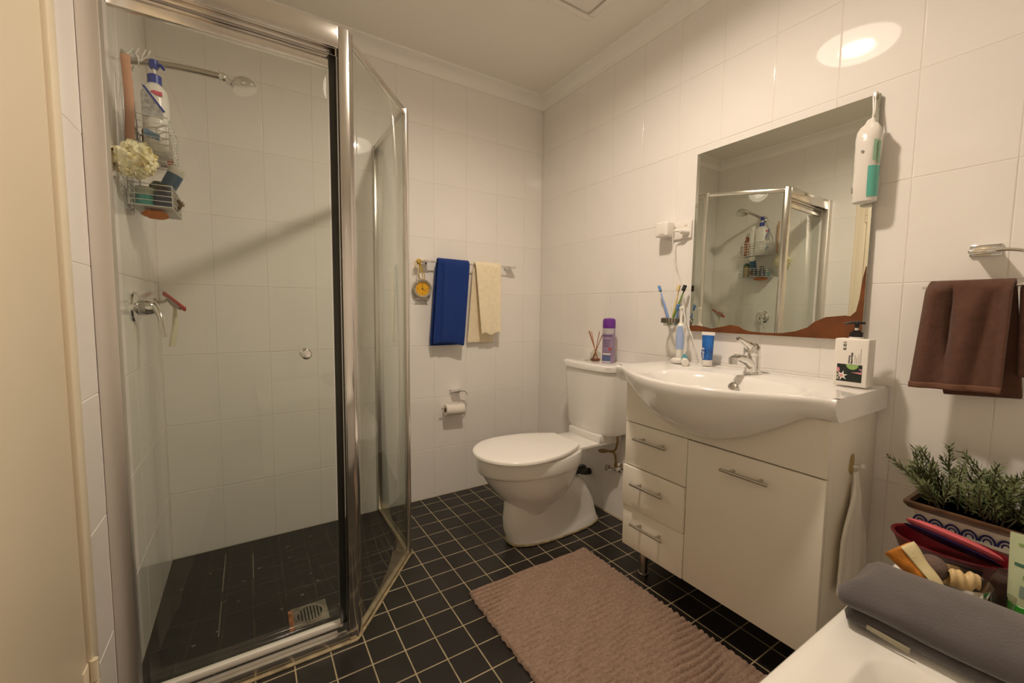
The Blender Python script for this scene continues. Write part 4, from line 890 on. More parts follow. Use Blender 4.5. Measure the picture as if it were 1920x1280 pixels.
def brush(label, base, tip, mh, mb_, mhead, group=None):
    base = Vector(base); tip = Vector(tip); d = (tip - base); L = d.length; d.normalize()
    t = thing('toothbrush', label, 'toothbrush', tuple(base))
    MB().tube([base, base + d * L * 0.25, base + d * L * 0.5, base + d * L * 0.62, base + d * L * 0.80], [0.0042, 0.0058, 0.0050, 0.0034, 0.0026], 10).build('handle', mh, t)
    MB().tube([base + d * L * 0.79, base + d * L * 0.97], [0.0028, 0.0042], 8).build('neck', mb_, t)
    f_ = Vector((-0.6, -0.2, 0.5)); f_ = (f_ - d * f_.dot(d)).normalized(); s_ = d.cross(f_)
    rot = Matrix((s_, f_, d)).transposed()
    c = base + d * L * 0.90 + f_ * 0.007
    MB().box(c - Vector((0.006, 0.0065, 0.013)), c + Vector((0.006, 0.0065, 0.013)), 0.0012, rot=rot).build('bristles', mhead, t)
    return t
M_BB = mat('sky_blue_plastic', hexc('6f90cf'), 0.3); M_CRM = mat('ivory_plastic', hexc('d6bf82'), 0.4)
brush('toothbrush with blue head and blue grip leaning left in the holder', (HX, HY + 0.006, 1.048), (-0.036, -0.975, 1.222), M_BB, mat('frosted_plastic', (0.62, 0.62, 0.62), 0.3), mat('blue_bristle', hexc('4f7fb8'), 0.7))
brush('ivory toothbrush leaning right behind the black headed one in holder', (HX + 0.004, HY + 0.000, 1.048), (-0.030, -1.081, 1.224), M_CRM, M_CRM, mat('ivory_bristle', hexc('d9c58c'), 0.7))
brush('green and black toothbrush with black head leaning right in the holder', (HX - 0.008, HY - 0.002, 1.046), (-0.032, -1.116, 1.222), mat('lime_green_plastic', hexc('6f8f3c'), 0.35), M_BLACK, mat('black_bristle', (0.02, 0.015, 0.012), 0.7))
brush('small toothbrush with blue tip at right side of the holder', (HX + 0.004, HY - 0.018, 1.046), (-0.070, -1.112, 1.132), M_BB, M_WPL, mat('blue_bristle', (0, 0, 1)))

et = thing('electric_toothbrush', 'pale blue and white electric toothbrush standing on its charger on the basin', 'toothbrush', (-0.085, -1.134, BZ))
EX, EY = -0.085, -1.134
MB().lathe([(0.034, 0.0), (0.036, 0.003), (0.035, 0.014), (0.026, 0.020), (0.012, 0.022)], (EX, EY, BZ + 0.003), (0, 0, 1), 28).build('charger', M_WPL, et)
MB().lathe([(0.0135, 0.022), (0.0155, 0.030), (0.0160, 0.070), (0.0165, 0.110), (0.0175, 0.140), (0.0165, 0.158), (0.009, 0.168)], (EX, EY, BZ + 0.003), (0, 0, 1), 24).build('handle', M_WPL, et)
gp = []
MB().grid(lambda u, v: (EX + (0.0172 + 0.0012 * math.sin(PI * v)) * math.cos(PI + 0.45 + (u - 0.5) * 2.3 * (0.45 + 0.55 * math.sin(PI * min(1, v * 0.55 + 0.4)))), EY + (0.0172 + 0.0012 * math.sin(PI * v)) * math.sin(PI + 0.45 + (u - 0.5) * 2.3 * (0.45 + 0.55 * math.sin(PI * min(1, v * 0.55 + 0.4)))), BZ + 0.062 + 0.098 * v), 12, 12).build('grip', mat('powder_blue_rubber', hexc('9db2da'), 0.5), et)
MB().lathe([(0.0085, 0.168), (0.0055, 0.176), (0.0052, 0.222), (0.0060, 0.232)], (EX, EY, BZ + 0.003), (0, 0, 1), 16).lathe([(0.0075, -0.006), (0.0075, 0.006)], (EX, EY, BZ + 0.236), (-1, 0.2, 0), 14).build('brush_head', M_WPL, et)

tpm = thing('toothpaste_tube', 'blue toothpaste tube standing upside down on white cap on the basin', 'toothpaste', (-0.062, -1.246, BZ))
PX, PY = -0.062, -1.247
def tb_ring(hw, d, z): return [(PX + d * math.cos(t), PY + hw * math.sin(t), z) for t in [2 * PI * k / 24 for k in range(24)]]
z0 = BZ + 0.003
MB().loft([tb_ring(0.019, 0.017, z0 + 0.022), tb_ring(0.0205, 0.0185, z0 + 0.026), tb_ring(0.0235, 0.014, z0 + 0.075), tb_ring(0.0265, 0.006, z0 + 0.118), tb_ring(0.027, 0.002, z0 + 0.124)]).build('tube', mat('toothpaste_blue', hexc('1f62b4'), 0.22, var=0.35, vscale=22), tpm)
MB().loft([tb_ring(0.0285, 0.0022, z0 + 0.1235), tb_ring(0.029, 0.0016, z0 + 0.137)]).build('crimp', M_WPL, tpm)
MB().loft([tb_ring(0.0185, 0.0175, z0), tb_ring(0.0195, 0.0185, z0 + 0.002), tb_ring(0.0195, 0.0180, z0 + 0.023)]).build('cap', M_WPL, tpm)
MB().prism([(PY - 0.001, z0 + 0.030), (PY - 0.001, z0 + 0.066), (PY + 0.015, z0 + 0.066), (PY + 0.015, z0 + 0.030)], PX - 0.0186, PX - 0.0150, 'x').build('badge', mat('deep_blue_print', hexc('1b4fa3'), 0.3), tpm)
text('Oral B', 'lettering', 0.0165, (PX - 0.0192, PY + 0.0020, z0 + 0.0285), (0, 0, 1), (0, 1, 0), M_WPL, tpm, bold=0.0002)
st_ = thing('small_toothpaste_tube', 'small tube with teal body and white cap lying beside toothbrush charger', 'toothpaste', (-0.12, -1.19, BZ))
a_ = Vector((-0.150, -1.188, BZ + 0.016)); d_ = Vector((-0.75, -0.42, -0.05)).normalized()
b_ = Vector((-0.118, -1.182, BZ + 0.022))
MB().tube([b_ + Vector((0.030, 0.022, 0.018)), b_ + Vector((0.015, 0.010, 0.008)), b_], [0.004, 0.012, 0.014], 14).build('tube', mat('teal_blue_plastic', hexc('3f95a8'), 0.3), st_)
MB().lathe([(0.0135, 0), (0.0145, 0.003), (0.0150, 0.034), (0.013, 0.036)], b_ - Vector((0.0, 0.0, 0.004)), Vector((-0.72, -0.62, -0.10)), 22).build('cap', M_WPL, st_)

# soap dispenser
sd = thing('soap_dispenser', 'white rectangular hand wash bottle with black pump and floral label', 'soap dispenser', (-0.098, -1.746, BZ))
sx0, sx1, sy0, sy1 = -0.122, -0.070, -1.7885, -1.704
sz0, sz1 = BZ + 0.0035, BZ + 0.0035 + 0.143
MB().box((sx0, sy0, sz0), (sx1, sy1, sz1), 0.004, seg=3).lathe([(0.017, 0.0), (0.017, 0.006)], (-0.096, -1.7475, sz1 - 0.001), (0, 0, 1), 24).build('bottle', mat('matte_white_bottle', (0.82, 0.79, 0.74), 0.35), sd)
pmx, pmy = -0.096, -1.7475
MB().lathe([(0.0165, 0.004), (0.0165, 0.019), (0.0105, 0.020), (0.0105, 0.025)], (pmx, pmy, sz1), (0, 0, 1), 24).build('collar', M_BLACK, sd)
MB().tube([(pmx, pmy, sz1 + 0.024), (pmx, pmy, sz1 + 0.033)], 0.0048, 12).build('stem', M_WPL, sd)
MB().lathe([(0.0055, 0.032), (0.0065, 0.046), (0.0050, 0.048)], (pmx, pmy, sz1), (0, 0, 1), 16).tube([(pmx + 0.006, pmy - 0.018, sz1 + 0.0465), (pmx, pmy, sz1 + 0.048), (pmx - 0.006, pmy + 0.016, sz1 + 0.047), (pmx - 0.010, pmy + 0.028, sz1 + 0.044)], [0.0035, 0.005, 0.004, 0.003], 10).build('pump_head', M_BLACK, sd)
LXp = sx0 - 0.0006
def lab(pts, name, m, k=0): return MB().prism([(y, z) for y, z in pts], LXp - 0.0002 * k, sx0 + 0.001, 'x').build(name, m, sd, smooth=None)
lab([(-1.776, sz0 + 0.014), (-1.776, sz0 + 0.066), (-1.714, sz0 + 0.066), (-1.714, sz0 + 0.014)], 'label_panel', mat('black_green_print', hexc('15211d'), 0.4))
lab([(-1.738 + 0.0 - 0.014 + 0.014 * math.cos(t) * 1.1, sz0 + 0.0655 + 0.015 * math.sin(t)) for t in [PI + PI * k / 10 for k in range(11)]], 'green_leaf', mat('leaf_green_print', hexc('8fb36a'), 0.4), 1)
fl = []
for k in range(12):
    r0 = 0.0155 if k % 2 == 0 else 0.006; t = k * PI / 6 + 0.25; fl.append((-1.7275 - r0 * math.cos(t), sz0 + 0.031 + r0 * math.sin(t)))
lab(fl, 'white_flower', M_WPL, 2)
lab([(-1.7265 - 0.0042 * math.cos(t), sz0 + 0.0305 + 0.0042 * math.sin(t)) for t in [k / 10 * 2 * PI for k in range(10)]], 'flower_centre', mat('pink_flower_print', hexc('d98b96'), 0.4), 3)
lab([(-1.7755, sz0 + 0.039), (-1.7755, sz0 + 0.045), (-1.7505, sz0 + 0.0425)], 'pink_petal', MATS['pink_flower_print'], 2)
lab([(-1.7755, sz0 + 0.046), (-1.7755, sz0 + 0.055), (-1.767, sz0 + 0.055)], 'mauve_petal', mat('mauve_print', hexc('a9849a'), 0.4), 2)
lab([(-1.7145, sz0 + 0.040), (-1.7145, sz0 + 0.056), (-1.720, sz0 + 0.054), (-1.722, sz0 + 0.044)], 'pink_bud', MATS['pink_flower_print'], 2)
lab([(-1.7145, sz0 + 0.0185), (-1.7145, sz0 + 0.036), (-1.719, sz0 + 0.036), (-1.7205, sz0 + 0.0185)], 'grey_petal', mat('grey_beige_print', hexc('b5ac96'), 0.4), 2)
inkm = mat('black_ink', (0.02, 0.02, 0.02), 0.5)
for s_, yy, zz, sz_, bo in (('K O I', -1.7340, sz0 + 0.109, 0.0105, 0.0003), ('Hand Wash', -1.7515, sz0 + 0.0685, 0.0070, 0.0002), ('refreshing', -1.7445, sz0 + 0.0685, 0.0060, 0.0001)):
    text(s_, 'lettering', sz_, (LXp - 0.0003, yy, zz), (0, 0, 1), (0, 1, 0), inkm, sd, bold=bo)
pl = MB()
for yy, L in ((-1.757, 0.026), (-1.7615, 0.020), (-1.7665, 0.030), (-1.771, 0.046)):
    pl.box((LXp - 0.0002, yy - 0.0005, sz0 + 0.069), (sx0 + 0.001, yy + 0.0005, sz0 + 0.069 + L))
pl.build('fine_print', mat('grey_ink', (0.35, 0.34, 0.33), 0.5), sd, smooth=None)

# ------------------------------------------------------------------ towel ring and brown towel
rg_ = thing('towel_ring', 'chrome open towel ring on the right wall holding the brown towel', 'towel ring', (0, -1.98, 1.27))
MB().box((-0.008, -2.008, 1.258), (-0.0005, -1.950, 1.288), 0.002).box((-0.066, -2.006, 1.262), (-0.004, -1.958, 1.271), 0.002).build('bracket', M_CHROME, rg_)
MB().tube(smoothpath([(-0.060, -2.000, 1.2665), (-0.060, -2.030, 1.266), (-0.060, -2.058, 1.256), (-0.060, -2.075, 1.230), (-0.060, -2.073, 1.205), (-0.060, -2.062, 1.186), (-0.060, -2.045, 1.179), (-0.060, -1.96, 1.177), (-0.060, -1.876, 1.1765)], 6), 0.0042, 10).build('ring', M_CHROME, rg_)
def brown_fold0(u, s_):
    w1 = 0.30 + 0.10 * s_
    return 0.012 * math.exp(-((u - 0.12) / 0.12) ** 2) * (1 - s_ * 0.4) - 0.016 * math.exp(-((u - w1) / 0.04) ** 2) * math.exp(-((s_ - 0.35) / 0.28) ** 2) + 0.010 * math.exp(-((u - 0.55) / 0.16) ** 2) * ss(0, 0.3, s_) - 0.007 * math.exp(-((u - 0.80 + 0.15 * s_) / 0.10) ** 2) * ss(0, .2, s_) + 0.006 * ss(0.88, 1.0, u) + 0.003 * math.sin(9 * u) * math.exp(-s_ * 6)
def brown_fold(u, s_): return max(-0.010, 1.8 * brown_fold0(u, s_)) * min(1.0, s_ * 14)
bt_ = drape('hand_towel', 'dusty brown terry towel hanging over the towel ring', 0, (-0.060, -1.892, 1.1855), (-0.060, -2.044, 1.1855), (-0.016, 0, 0),
      lambda u: (-0.088, -1.874 - 0.168 * u, 0.908 + 0.008 * u - 0.002 * math.sin(PI * u)), lambda u: (-0.032, -1.930 - 0.140 * u, 0.886 + 0.012 * u), M_BROWNT, 0.009, brown_fold, 40)
def hem(u, v):
    return (-0.0955 - brown_fold(u, 0.95 + 0.05 * v) , -1.874 - 0.168 * u - 0.0006, 0.921 - 0.016 * v + 0.008 * u)
ho = MB().grid(hem, 30, 3).build('hem_band', mat('lighter_brown_weave', (0.16, 0.072, 0.045), 0.9, bump=0.4, bscale=250), bt_); solidify(ho, 0.003)
ex = MB().grid(lambda u, v: (-0.055 + 0.022 * u, -2.050 - 0.010 * v - 0.012 * math.sin(PI * u), 1.178 - 0.225 * v), 8, 12).build('side_fold', M_BROWNT, bt_); solidify(ex, 0.008, 0, 1)

# ------------------------------------------------------------------ hook and white cloth on the cabinet side
hk = thing('adhesive_hook', 'yellowed adhesive hook with white knob on the cabinet side', 'hook', (-0.175, V0, 0.66))
MB().prism([(-0.194, 0.655), (-0.186, 0.692), (-0.175, 0.700), (-0.168, 0.690), (-0.168, 0.655), (-0.178, 0.640)], V0 - 0.004, V0 - 0.0004, 'y').build('plate', mat('yellowed_plastic', hexc('a8935a'), 0.5), hk)
MB().tube([(-0.172, V0 - 0.003, 0.662), (-0.166, V0 - 0.018, 0.664)], 0.004, 10).sphere((-0.164, V0 - 0.022, 0.666), (0.009, 0.008, 0.009), 14, 8).build('knob', M_WPL, hk)
def clothf(u, v):
    z = 0.652 - 0.345 * v * (0.94 + 0.10 * math.sin(2.2 * u + 0.4))
    wl = 0.012 + 0.075 * ss(0, 0.6, v) + 0.010 * v; wr = 0.010 + 0.105 * ss(0, 0.75, v) + 0.012 * v
    x = -0.176 - wl + (wl + wr) * u
    y = V0 - 0.014 - 0.010 * math.sin(u * 11 + 1.5 * v) * ss(0.0, 0.25, v) * (1 - 0.4 * v) - 0.012 * math.exp(-((u - 0.42 + 0.1 * v) / 0.10) ** 2) * ss(0.05, 0.4, v)
    return (x, y, z)
co = MB().grid(clothf, 44, 40).build('face_cloth', mat('white_terry', (0.86, 0.83, 0.77), 0.95, bump=0.5, bscale=300)); solidify(co, 0.007, 0, 1)
tag(co, 'white cloth hanging in folds from hook on the cabinet side', 'cloth')

# ------------------------------------------------------------------ rug
RX0, RX1, RY0, RY1 = -0.962, -0.352, -1.80, -0.870
def rugf(u, v):
    x = RX0 + (RX1 - RX0) * u; y = RY1 + (RY0 - RY1) * v
    x += (0.014 - 0.028 * u) * (1 - v) * 0.6 + 0.0015 * math.sin(v * 60) * (1 if u in (0, 1) else 0) + 0.002 * math.sin(v * 173 + u * 3)
    ph = v * 42 + 0.25 * math.sin(u * 5 + v * 9) + 0.12 * math.sin(u * 17 + v * 31)
    rib = abs(math.sin(PI * ph)) ** 0.75; dep = 0.0100 + 0.0050 * math.sin(u * 4.3 + v * 7 + 2 * math.sin(v * 5 + u * 3)) + 0.002 * math.sin(u * 23 + v * 51)
    e = min(u, 1 - u, v * 1.5, (1 - v) * 1.5)
    h = (0.0165 - dep * (1 - rib) + 0.0012 * (random.random() - 0.5)) * ss(-0.002, 0.006, e)
    return (x + 0.0012 * (random.random() - 0.5), y + 0.0015 * (random.random() - 0.5), 0.0006 + h)
ru = MB().grid(rugf, 150, 504)
rugm = mat('mauve_grey_chenille', (0.335, 0.228, 0.168), 0.95, bump=0.6, bscale=260, var=0.26, vscale=85, sheen=0.1, bdist=0.006, stretch=(1.0, 2.2, 1.0))
ro = ru.build('bath_mat', rugm, smooth=180)
tag(ro, 'mauve grey ribbed chenille bath mat on the dark floor tiles', 'bath mat')

# ------------------------------------------------------------------ bathtub
ZB = 0.530; EYB = -1.949
bu_ = thing('bathtub', 'white acrylic bathtub with raised rim at the near right', 'bathtub', (-0.75, -2.35, 0))
BX0, BX1, BYa, BYb = -1.54, -0.0015, -2.742, EYB
tubm = MB()
def rr(x0, x1, y0, y1, r, z, n=8):
    pts = []
    for cx_, cy_, a0 in ((x1 - r, y1 - r, 0), (x0 + r, y1 - r, PI / 2), (x0 + r, y0 + r, PI), (x1 - r, y0 + r, 1.5 * PI)):
        for k in range(n + 1):
            t = a0 + k / n * PI / 2; pts.append((cx_ + r * math.cos(t), cy_ + r * math.sin(t), z))
    return pts
tubm.loft([rr(BX0 + .02, BX1, BYa, BYb - .02, 0.01, 0.003), rr(BX0 + .02, BX1, BYa, BYb - .02, 0.01, ZB - 0.035), rr(BX0, BX1, BYa, BYb, 0.012, ZB - 0.030), rr(BX0, BX1, BYa, BYb, 0.012, ZB - 0.004), rr(BX0 + .004, BX1, BYa, BYb - .004, 0.012, ZB), rr(BX0 + .016, BX1 - .004, BYa + .004, BYb - .016, 0.012, ZB), rr(BX0 + .024, BX1 - .006, BYa + .006, BYb - .024, 0.014, ZB - 0.0022),
           rr(-1.44, -0.735, -2.66, -2.020, 0.055, ZB - 0.0024), rr(-1.435, -0.740, -2.655, -2.025, 0.055, ZB - 0.007), rr(-1.425, -0.755, -2.645, -2.040, 0.06, ZB - 0.03), rr(-1.40, -0.80, -2.62, -2.08, 0.08, ZB - 0.16), rr(-1.37, -0.84, -2.59, -2.11, 0.10, ZB - 0.33), rr(-1.33, -0.90, -2.55, -2.15, 0.12, ZB - 0.37)])
tubm.build('shell', M_BATH, bu_, smooth=50)
ZL = ZB + 0.0004      # things stand on the ledge and its lip

# grey towel folded on the ledge
gt = thing('bath_towel', 'charcoal grey bath towel folded and laid across the bath ledge', 'towel', (-0.69, -2.12, ZL))
M_GREYT = mat('charcoal_terry', (0.082, 0.072, 0.074), 0.97, bump=0.8, bscale=220, var=0.12, vscale=18, sheen=0.4)
def roll(xc, hw, z0, z1, ya, yb, n=30, ny=44, p=2.6, seed=0.0):
    rings = []
    for j in range(ny + 1):
        t = j / ny; y = ya + (yb - ya) * t; cap = min(1.0, math.sqrt(max(0.0, 1 - (1 - min(1, t / 0.05)) ** 2)) * 0.30 + 0.70)
        ring = []
        for k in range(n):
            a = 2 * PI * k / n; c, s_ = math.cos(a), math.sin(a)
            wob = 1 + 0.03 * math.sin(4 * a + 9 * t + seed) + 0.02 * math.sin(17 * t + 2 * a + seed)
            ring.append((xc + 0.025 * t + hw * cap * wob * math.copysign(abs(c) ** (2 / p), c), y + 0.010 * math.sin(2 * a + seed), (z0 + z1) / 2 + (z1 - z0) / 2 * cap * (1 + 0.05 * math.sin(3 * a + 7 * t + seed) * (1 if s_ > 0 else 0)) * math.copysign(abs(s_) ** (2 / p), s_)))
        rings.append(ring)
    return MB().loft(rings)
roll(-0.638, 0.084, ZL + 0.001, ZL + 0.034, -1.968, -2.42, seed=0.4, p=3.2).build('lower_fold', M_GREYT, gt, smooth=60)
roll(-0.634, 0.096, ZL + 0.020, ZL + 0.076, -1.958, -2.42, seed=1.7, p=2.5).build('upper_fold', M_GREYT, gt, smooth=60)
lg = MB().prism([(-2.002, ZL + 0.014), (-2.002, ZL + 0.021), (-2.060, ZL + 0.017), (-2.060, ZL + 0.008)], -0.7270, -0.7235, 'x')
lg.build('care_label', mat('olive_grey_label', (0.34, 0.31, 0.22), 0.6), gt)

# planter with rosemary
PLX0, PLX1, PLY0, PLY1 = -0.205, -0.055, -2.32, -1.925
pt = thing('planter', 'long glazed planter with blue scroll band holding a rosemary plant', 'planter', (-0.13, -2.12, ZL))
M_WOODR = mat('brown_glaze', hexc('5f4632'), 0.45, var=0.4, vscale=25)
def rect(d, z): return rr(PLX0 - d, PLX1 + d, PLY0 - d, PLY1 + d, 0.006, z, 3)
MB().loft([rect(-0.028, ZL + 0.0005), rect(-0.014, ZL + 0.030)]).build('base', mat('red_brown_glaze', hexc('5a2a20'), 0.4, var=0.3, vscale=25), pt)
MB().loft([rect(-0.0145, ZL + 0.030), rect(-0.002, ZL + 0.074)]).build('white_band', mat('cream_glaze', (0.66, 0.61, 0.52), 0.3), pt)
MB().loft([rect(-0.001, ZL + 0.074), rect(0.006, ZL + 0.077), rect(0.014, ZL + 0.088), rect(0.014, ZL + 0.094), rect(0.004, ZL + 0.095), rect(0.000, ZL + 0.086)]).build('rim', M_WOODR, pt)
MB().loft([rect(0.001, ZL + 0.080), rect(0.001, ZL + 0.086)]).build('soil', mat('dark_soil', (0.03, 0.02, 0.012), 0.95, bump=1, bscale=120), pt)
sc_ = MB()
for k in range(13):
    y = PLY1 - 0.018 - k * 0.029
    for r0, w_ in ((0.0125, 0.0022), (0.0065, 0.0016)):
        sc_.tube([(PLX0 + 0.0085 - 0.26 * (r0 * math.sin(t)) - 0.0012, y + r0 * math.cos(t), ZL + 0.042 + 1.5 * r0 * math.sin(t)) for t in [q / 10 * PI for q in range(11)]], w_, 6)
sc_.build('scroll_pattern', mat('cobalt_glaze', hexc('1f2260'), 0.3), pt)
M_LEAF = mat('rosemary_leaf', hexc('69764c'), 0.6, var=0.35, vscale=60)
M_STEM = mat('woody_stem', hexc('4a3d2a'), 0.8)
lf = MB(); sm = MB(); rnd = random.Random(11)
for k in range(95):
    x = rnd.uniform(PLX0 + 0.02, PLX1 - 0.02); y = rnd.uniform(PLY0 + 0.03, PLY1 - 0.02)
    if k < 10: y = PLY1 - rnd.uniform(0.01, 0.05)
    d = Vector((rnd.uniform(-0.5, 0.35), rnd.uniform(-0.45, 0.45) + (0.5 if y > PLY1 - 0.05 else 0), 1)).normalized(); L = rnd.uniform(0.07, 0.165)
    p0 = Vector((x, y, ZL + 0.085)); cur = Vector((rnd.uniform(-0.9, 0.5), rnd.uniform(-0.9, 0.9), -0.15))
    pts = [p0 + d * L * t + cur * (L * t * t * 0.35) for t in [q / 6 for q in range(7)]]
    for q in pts: q.x = min(q.x, -0.012)
    sm.tube(pts, [0.0022 - 0.0002 * q for q in range(7)], 5)
    nl = int(L * 420)
    for q in range(nl):
        t = 0.10 + 0.90 * (q + rnd.random()) / nl
        i = min(5, int(t * 6)); c = pts[i].lerp(pts[i + 1], t * 6 - i)
        dd_ = (pts[i + 1] - pts[i]).normalized(); a = q * 2.4 + rnd.random(); u = dd_.orthogonal().normalized(); v = dd_.cross(u)
        o_ = (u * math.cos(a) + v * math.sin(a)); ll = rnd.uniform(0.019, 0.034) * (1.05 - 0.4 * t); wd = rnd.uniform(0.0018, 0.0028)
        g = (o_ * 0.85 + dd_ * 0.7).normalized(); side = g.cross(dd_).normalized()
        tipx = c + g * ll
        if tipx.x > -0.004: continue
        lf.add([c, c + g * ll * 0.5 + side * wd, c + g * ll + dd_ * 0.002, c + g * ll * 0.5 - side * wd], [(0, 1, 2, 3)])
sm.build('stems', M_STEM, pt)
lo_ = lf.build('foliage', M_LEAF, pt, smooth=None); lo_['kind'] = 'stuff'

# red basket with pink brush
rb = thing('red_basket', 'dark red oval plastic basket on the bath ledge before the planter', 'basket', (-0.315, -2.015, ZL))
M_RED = mat('dark_red_plastic', hexc('640f19'), 0.3)
def ov_(a, b, z, n=36, cx_=-0.315, cy_=-2.018): return [(cx_ + a * math.cos(2 * PI * k / n), cy_ + b * math.sin(2 * PI * k / n), z) for k in range(n)]
MB().loft([ov_(0.046, 0.066, ZL + 0.0005), ov_(0.054, 0.078, ZL + 0.008), ov_(0.066, 0.095, ZL + 0.050), ov_(0.070, 0.100, ZL + 0.053), ov_(0.069, 0.099, ZL + 0.056), ov_(0.063, 0.092, ZL + 0.054), ov_(0.052, 0.078, ZL + 0.012), ov_(0.01, 0.01, ZL + 0.010)]).build('tub', M_RED, rb, smooth=50)
sl_ = MB().grid(lambda u, v: (-0.315 - (0.0648 + 0.004 * v) * math.cos((u - 0.62) * 1.15), -2.018 - (0.0935 + 0.003 * v) * math.sin((u - 0.62) * 1.15) * -1, ZL + 0.030 + 0.013 * v), 12, 1)
sl_.build('handle_slot', M_BLACK, rb)
br = thing('hair_brush', 'pink backed oval hair brush with navy pad lying across the red basket', 'hair brush', (-0.33, -2.02, ZL + 0.07))
def brv(a, b, h, off, mat_, nm):
    m2 = MB(); rot = Matrix.Rotation(math.radians(8), 3, 'X') @ Matrix.Rotation(math.radians(28), 3, 'Y')
    c = Vector((-0.318, -2.022, ZL + 0.068)); rings_ = []
    for j in range(9):
        f_ = (j / 8 - 0.5) * PI * 0.96
        rings_.append([c + rot @ Vector((a * math.cos(f_) * math.cos(t), b * math.cos(f_) * math.sin(t) * 1.0, h * math.sin(f_) + off)) for t in [2 * PI * k / 30 for k in range(30)]])
    m2.loft(rings_); return m2.build(nm, mat_, br)
brv(0.050, 0.080, 0.013, 0.004, mat('coral_pink_plastic', hexc('d0616a'), 0.35), 'back')
brv(0.050, 0.080, 0.007, -0.008, mat('navy_rubber', hexc('201d4a'), 0.4), 'pad')

# metal bowl with things
bw_ = thing('metal_bowl', 'small shiny steel bowl on the ledge behind the grey towel', 'bowl', (-0.450, -2.056, ZL))
MB().lathe([(0.026, 0.0005), (0.036, 0.006), (0.047, 0.028), (0.052, 0.048), (0.0505, 0.048), (0.045, 0.028), (0.034, 0.009), (0.001, 0.008)], (-0.450, -2.056, ZL), (0, 0, 1), 36, cap=False).build('shell', mat('polished_steel', (0.62, 0.58, 0.52), 0.14, 1.0), bw_)
gbm = mat('taupe_fluff', hexc('6b5a52'), 0.95, bump=1.0, bscale=160)
tag(MB().sphere((-0.470, -2.026, ZL + 0.056), (0.026, 0.025, 0.025), 20, 14).build('pom_pom', gbm), 'fluffy taupe ball resting in the steel bowl', 'pom-pom')
shm = mat('cream_shell', hexc('d8bd8a'), 0.45)
shl = MB()
def spiral(u, v):
    t = v; a = 2 * PI * u; c = Vector((-0.478 + 0.030 * t, -2.052 - 0.036 * t, ZL + 0.050 + 0.004 * math.sin(t * 9)))
    r = 0.020 * (0.55 + 0.45 * math.sin(PI * (0.12 + 0.8 * t))) * (1 + 0.12 * math.sin(t * 20))
    return c + Vector((-0.7, -0.5, 0)).normalized() * 0 + Vector((0.65 * math.cos(a), 0.35 * math.cos(a), math.sin(a))) * r
shl.grid(spiral, 20, 24)
tag(shl.build('body_sponge', shm), 'cream ridged sponge in the steel bowl beside the taupe ball', 'sponge')
ocm = mat('orange_print_cloth', hexc('d0852f'), 0.85, var=0.45, vscale=45)
def cone(u, v):
    a = 2 * PI * u * 1.15; p0 = Vector((-0.500, -1.978, ZL + 0.084)); p1 = Vector((-0.508, -2.036, ZL + 0.034))
    c = p0.lerp(p1, v); r = 0.025 * (1 - 0.45 * v) * (1 - 0.10 * u)
    d = (p1 - p0).normalized(); uu = d.cross(Vector((1, 0, 0))).normalized(); vv = d.cross(uu)
    return c + uu * r * 1.0 * math.cos(a) + vv * r * 1.15 * math.sin(a)
oc = thing('rolled_cloth', 'orange patterned cloth rolled up against the steel bowl', 'cloth', (-0.50, -2.01, ZL))
o1 = MB().grid(cone, 36, 14).build('roll', ocm, oc, smooth=80); solidify(o1, 0.005, 0)
def flap(u, v):
    a = -0.25 + 1.15 * u; p0 = Vector((-0.500, -1.978, ZL + 0.084)); p1 = Vector((-0.508, -2.036, ZL + 0.034)); v = 0.02 + v * 1.05
    c = p0.lerp(p1, v); r = 0.0305 * (1 - 0.40 * v) * (1 + 0.05 * math.sin(9 * v)); d = (p1 - p0).normalized(); uu = d.cross(Vector((1, 0, 0))).normalized(); vv = d.cross(uu)
    return c + uu * r * math.cos(a) + vv * r * 1.15 * math.sin(a)
o2 = MB().grid(flap, 14, 14).build('cream_edge', mat('pale_cream_cloth', hexc('dccfa2'), 0.9, bump=0.4, bscale=200), oc, smooth=80); solidify(o2, 0.004)
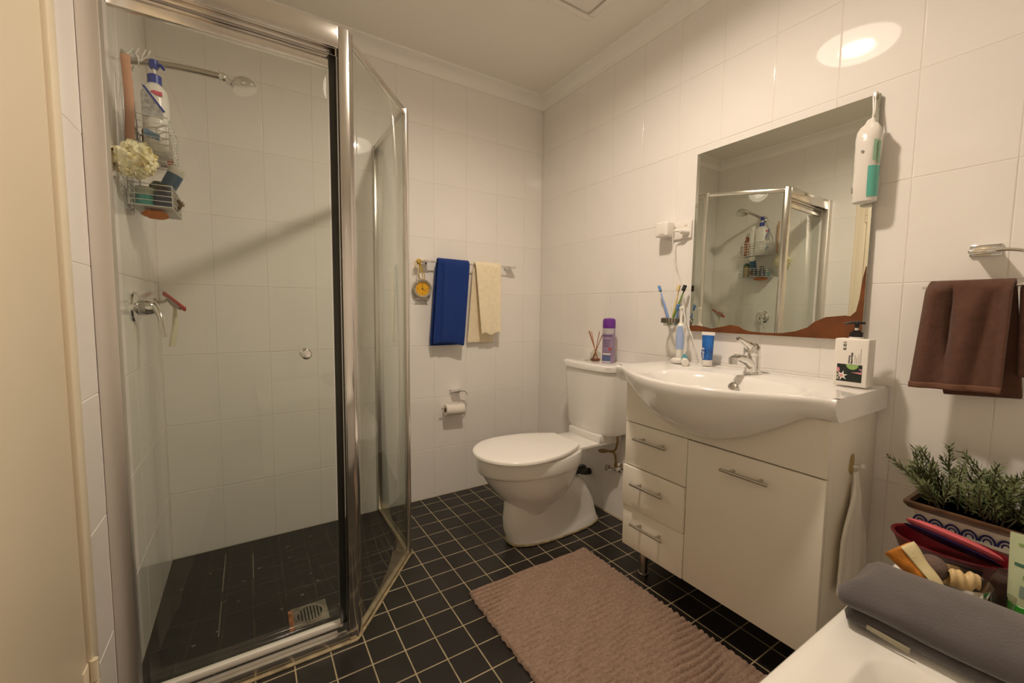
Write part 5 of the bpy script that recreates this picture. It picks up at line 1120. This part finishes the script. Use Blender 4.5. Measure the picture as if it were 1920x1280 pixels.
# dark sachet, cup, green tube
sct = MB().box((-0.030, -0.022, -0.024), (0.030, 0.022, 0.024), 0.006)
so_ = MB().loft([rr(-0.398, -0.362, -2.124, -2.092, 0.006, ZL + 0.001, 4), rr(-0.402, -0.358, -2.128, -2.090, 0.008, ZL + 0.030, 4), rr(-0.398, -0.364, -2.126, -2.096, 0.006, ZL + 0.056, 4), rr(-0.390, -0.372, -2.120, -2.102, 0.004, ZL + 0.066, 4)]).build('sachet', mat('dark_brown_film', (0.045, 0.022, 0.018), 0.15, bump=0.8, bscale=50))
tag(so_, 'dark brown shiny plastic sachet between the red basket and green tube', 'sachet')
cpo = MB().lathe([(0.011, 0.001), (0.0125, 0.003), (0.0165, 0.060), (0.0155, 0.060), (0.0115, 0.005)], (-0.480, -2.124, ZL), (0, 0, 1), 24, cap=False).build('plastic_cup', M_CLEARPL)
tag(cpo, 'small clear plastic cup standing beside the green capped tube', 'cup')
gtb = thing('lotion_tube', 'pale green tube standing on bright green cap at the right of ledge', 'tube', (-0.428, -2.150, ZL))
GX, GY = -0.428, -2.150
def gr(hw, d, z): return [(GX + d * math.cos(t), GY + hw * math.sin(t), z) for t in [2 * PI * k / 26 for k in range(26)]]
MB().loft([gr(0.026, 0.020, ZL + 0.034), gr(0.028, 0.021, ZL + 0.040), gr(0.030, 0.014, ZL + 0.10), gr(0.032, 0.003, ZL + 0.155), gr(0.032, 0.0016, ZL + 0.165)]).build('body', mat('pale_mint_plastic', hexc('c3cfac'), 0.35), gtb)
MB().loft([gr(0.024, 0.019, ZL + 0.0005), gr(0.026, 0.021, ZL + 0.003), gr(0.0265, 0.021, ZL + 0.034), gr(0.024, 0.019, ZL + 0.036)]).build('cap', mat('bright_green_plastic', hexc('2f9a2a'), 0.3), gtb)
def front(z0, z1, y0, y1, nm, m):
    def fx(z):
        for (za, da), (zb_, db_) in zip(((0.04, 0.021), (0.10, 0.014), (0.155, 0.003)), ((0.10, 0.014), (0.155, 0.003), (0.165, 0.0016))):
            if za <= z <= zb_: return da + (db_ - da) * (z - za) / (zb_ - za)
        return 0.02
    return MB().grid(lambda u, v: (GX - fx(z0 + (z1 - z0) * v) * math.sqrt(max(0, 1 - ((y0 + (y1 - y0) * u) / 0.031) ** 2)) - 0.0008, GY + y0 + (y1 - y0) * u, ZL + z0 + (z1 - z0) * v), 8, 4).build(nm, m, gtb)
front(0.107, 0.113, -0.024, 0.022, 'dark_stripe', mat('dark_green_print', hexc('3f6a5c'), 0.4))
front(0.144, 0.149, -0.022, 0.020, 'green_stripe', mat('mid_green_print', hexc('8aa768'), 0.4))
front(0.052, 0.074, -0.024, 0.012, 'grey_panel', mat('grey_green_print', hexc('7f9488'), 0.4))
front(0.085, 0.094, -0.026, 0.010, 'green_stripe', MATS['mid_green_print'])
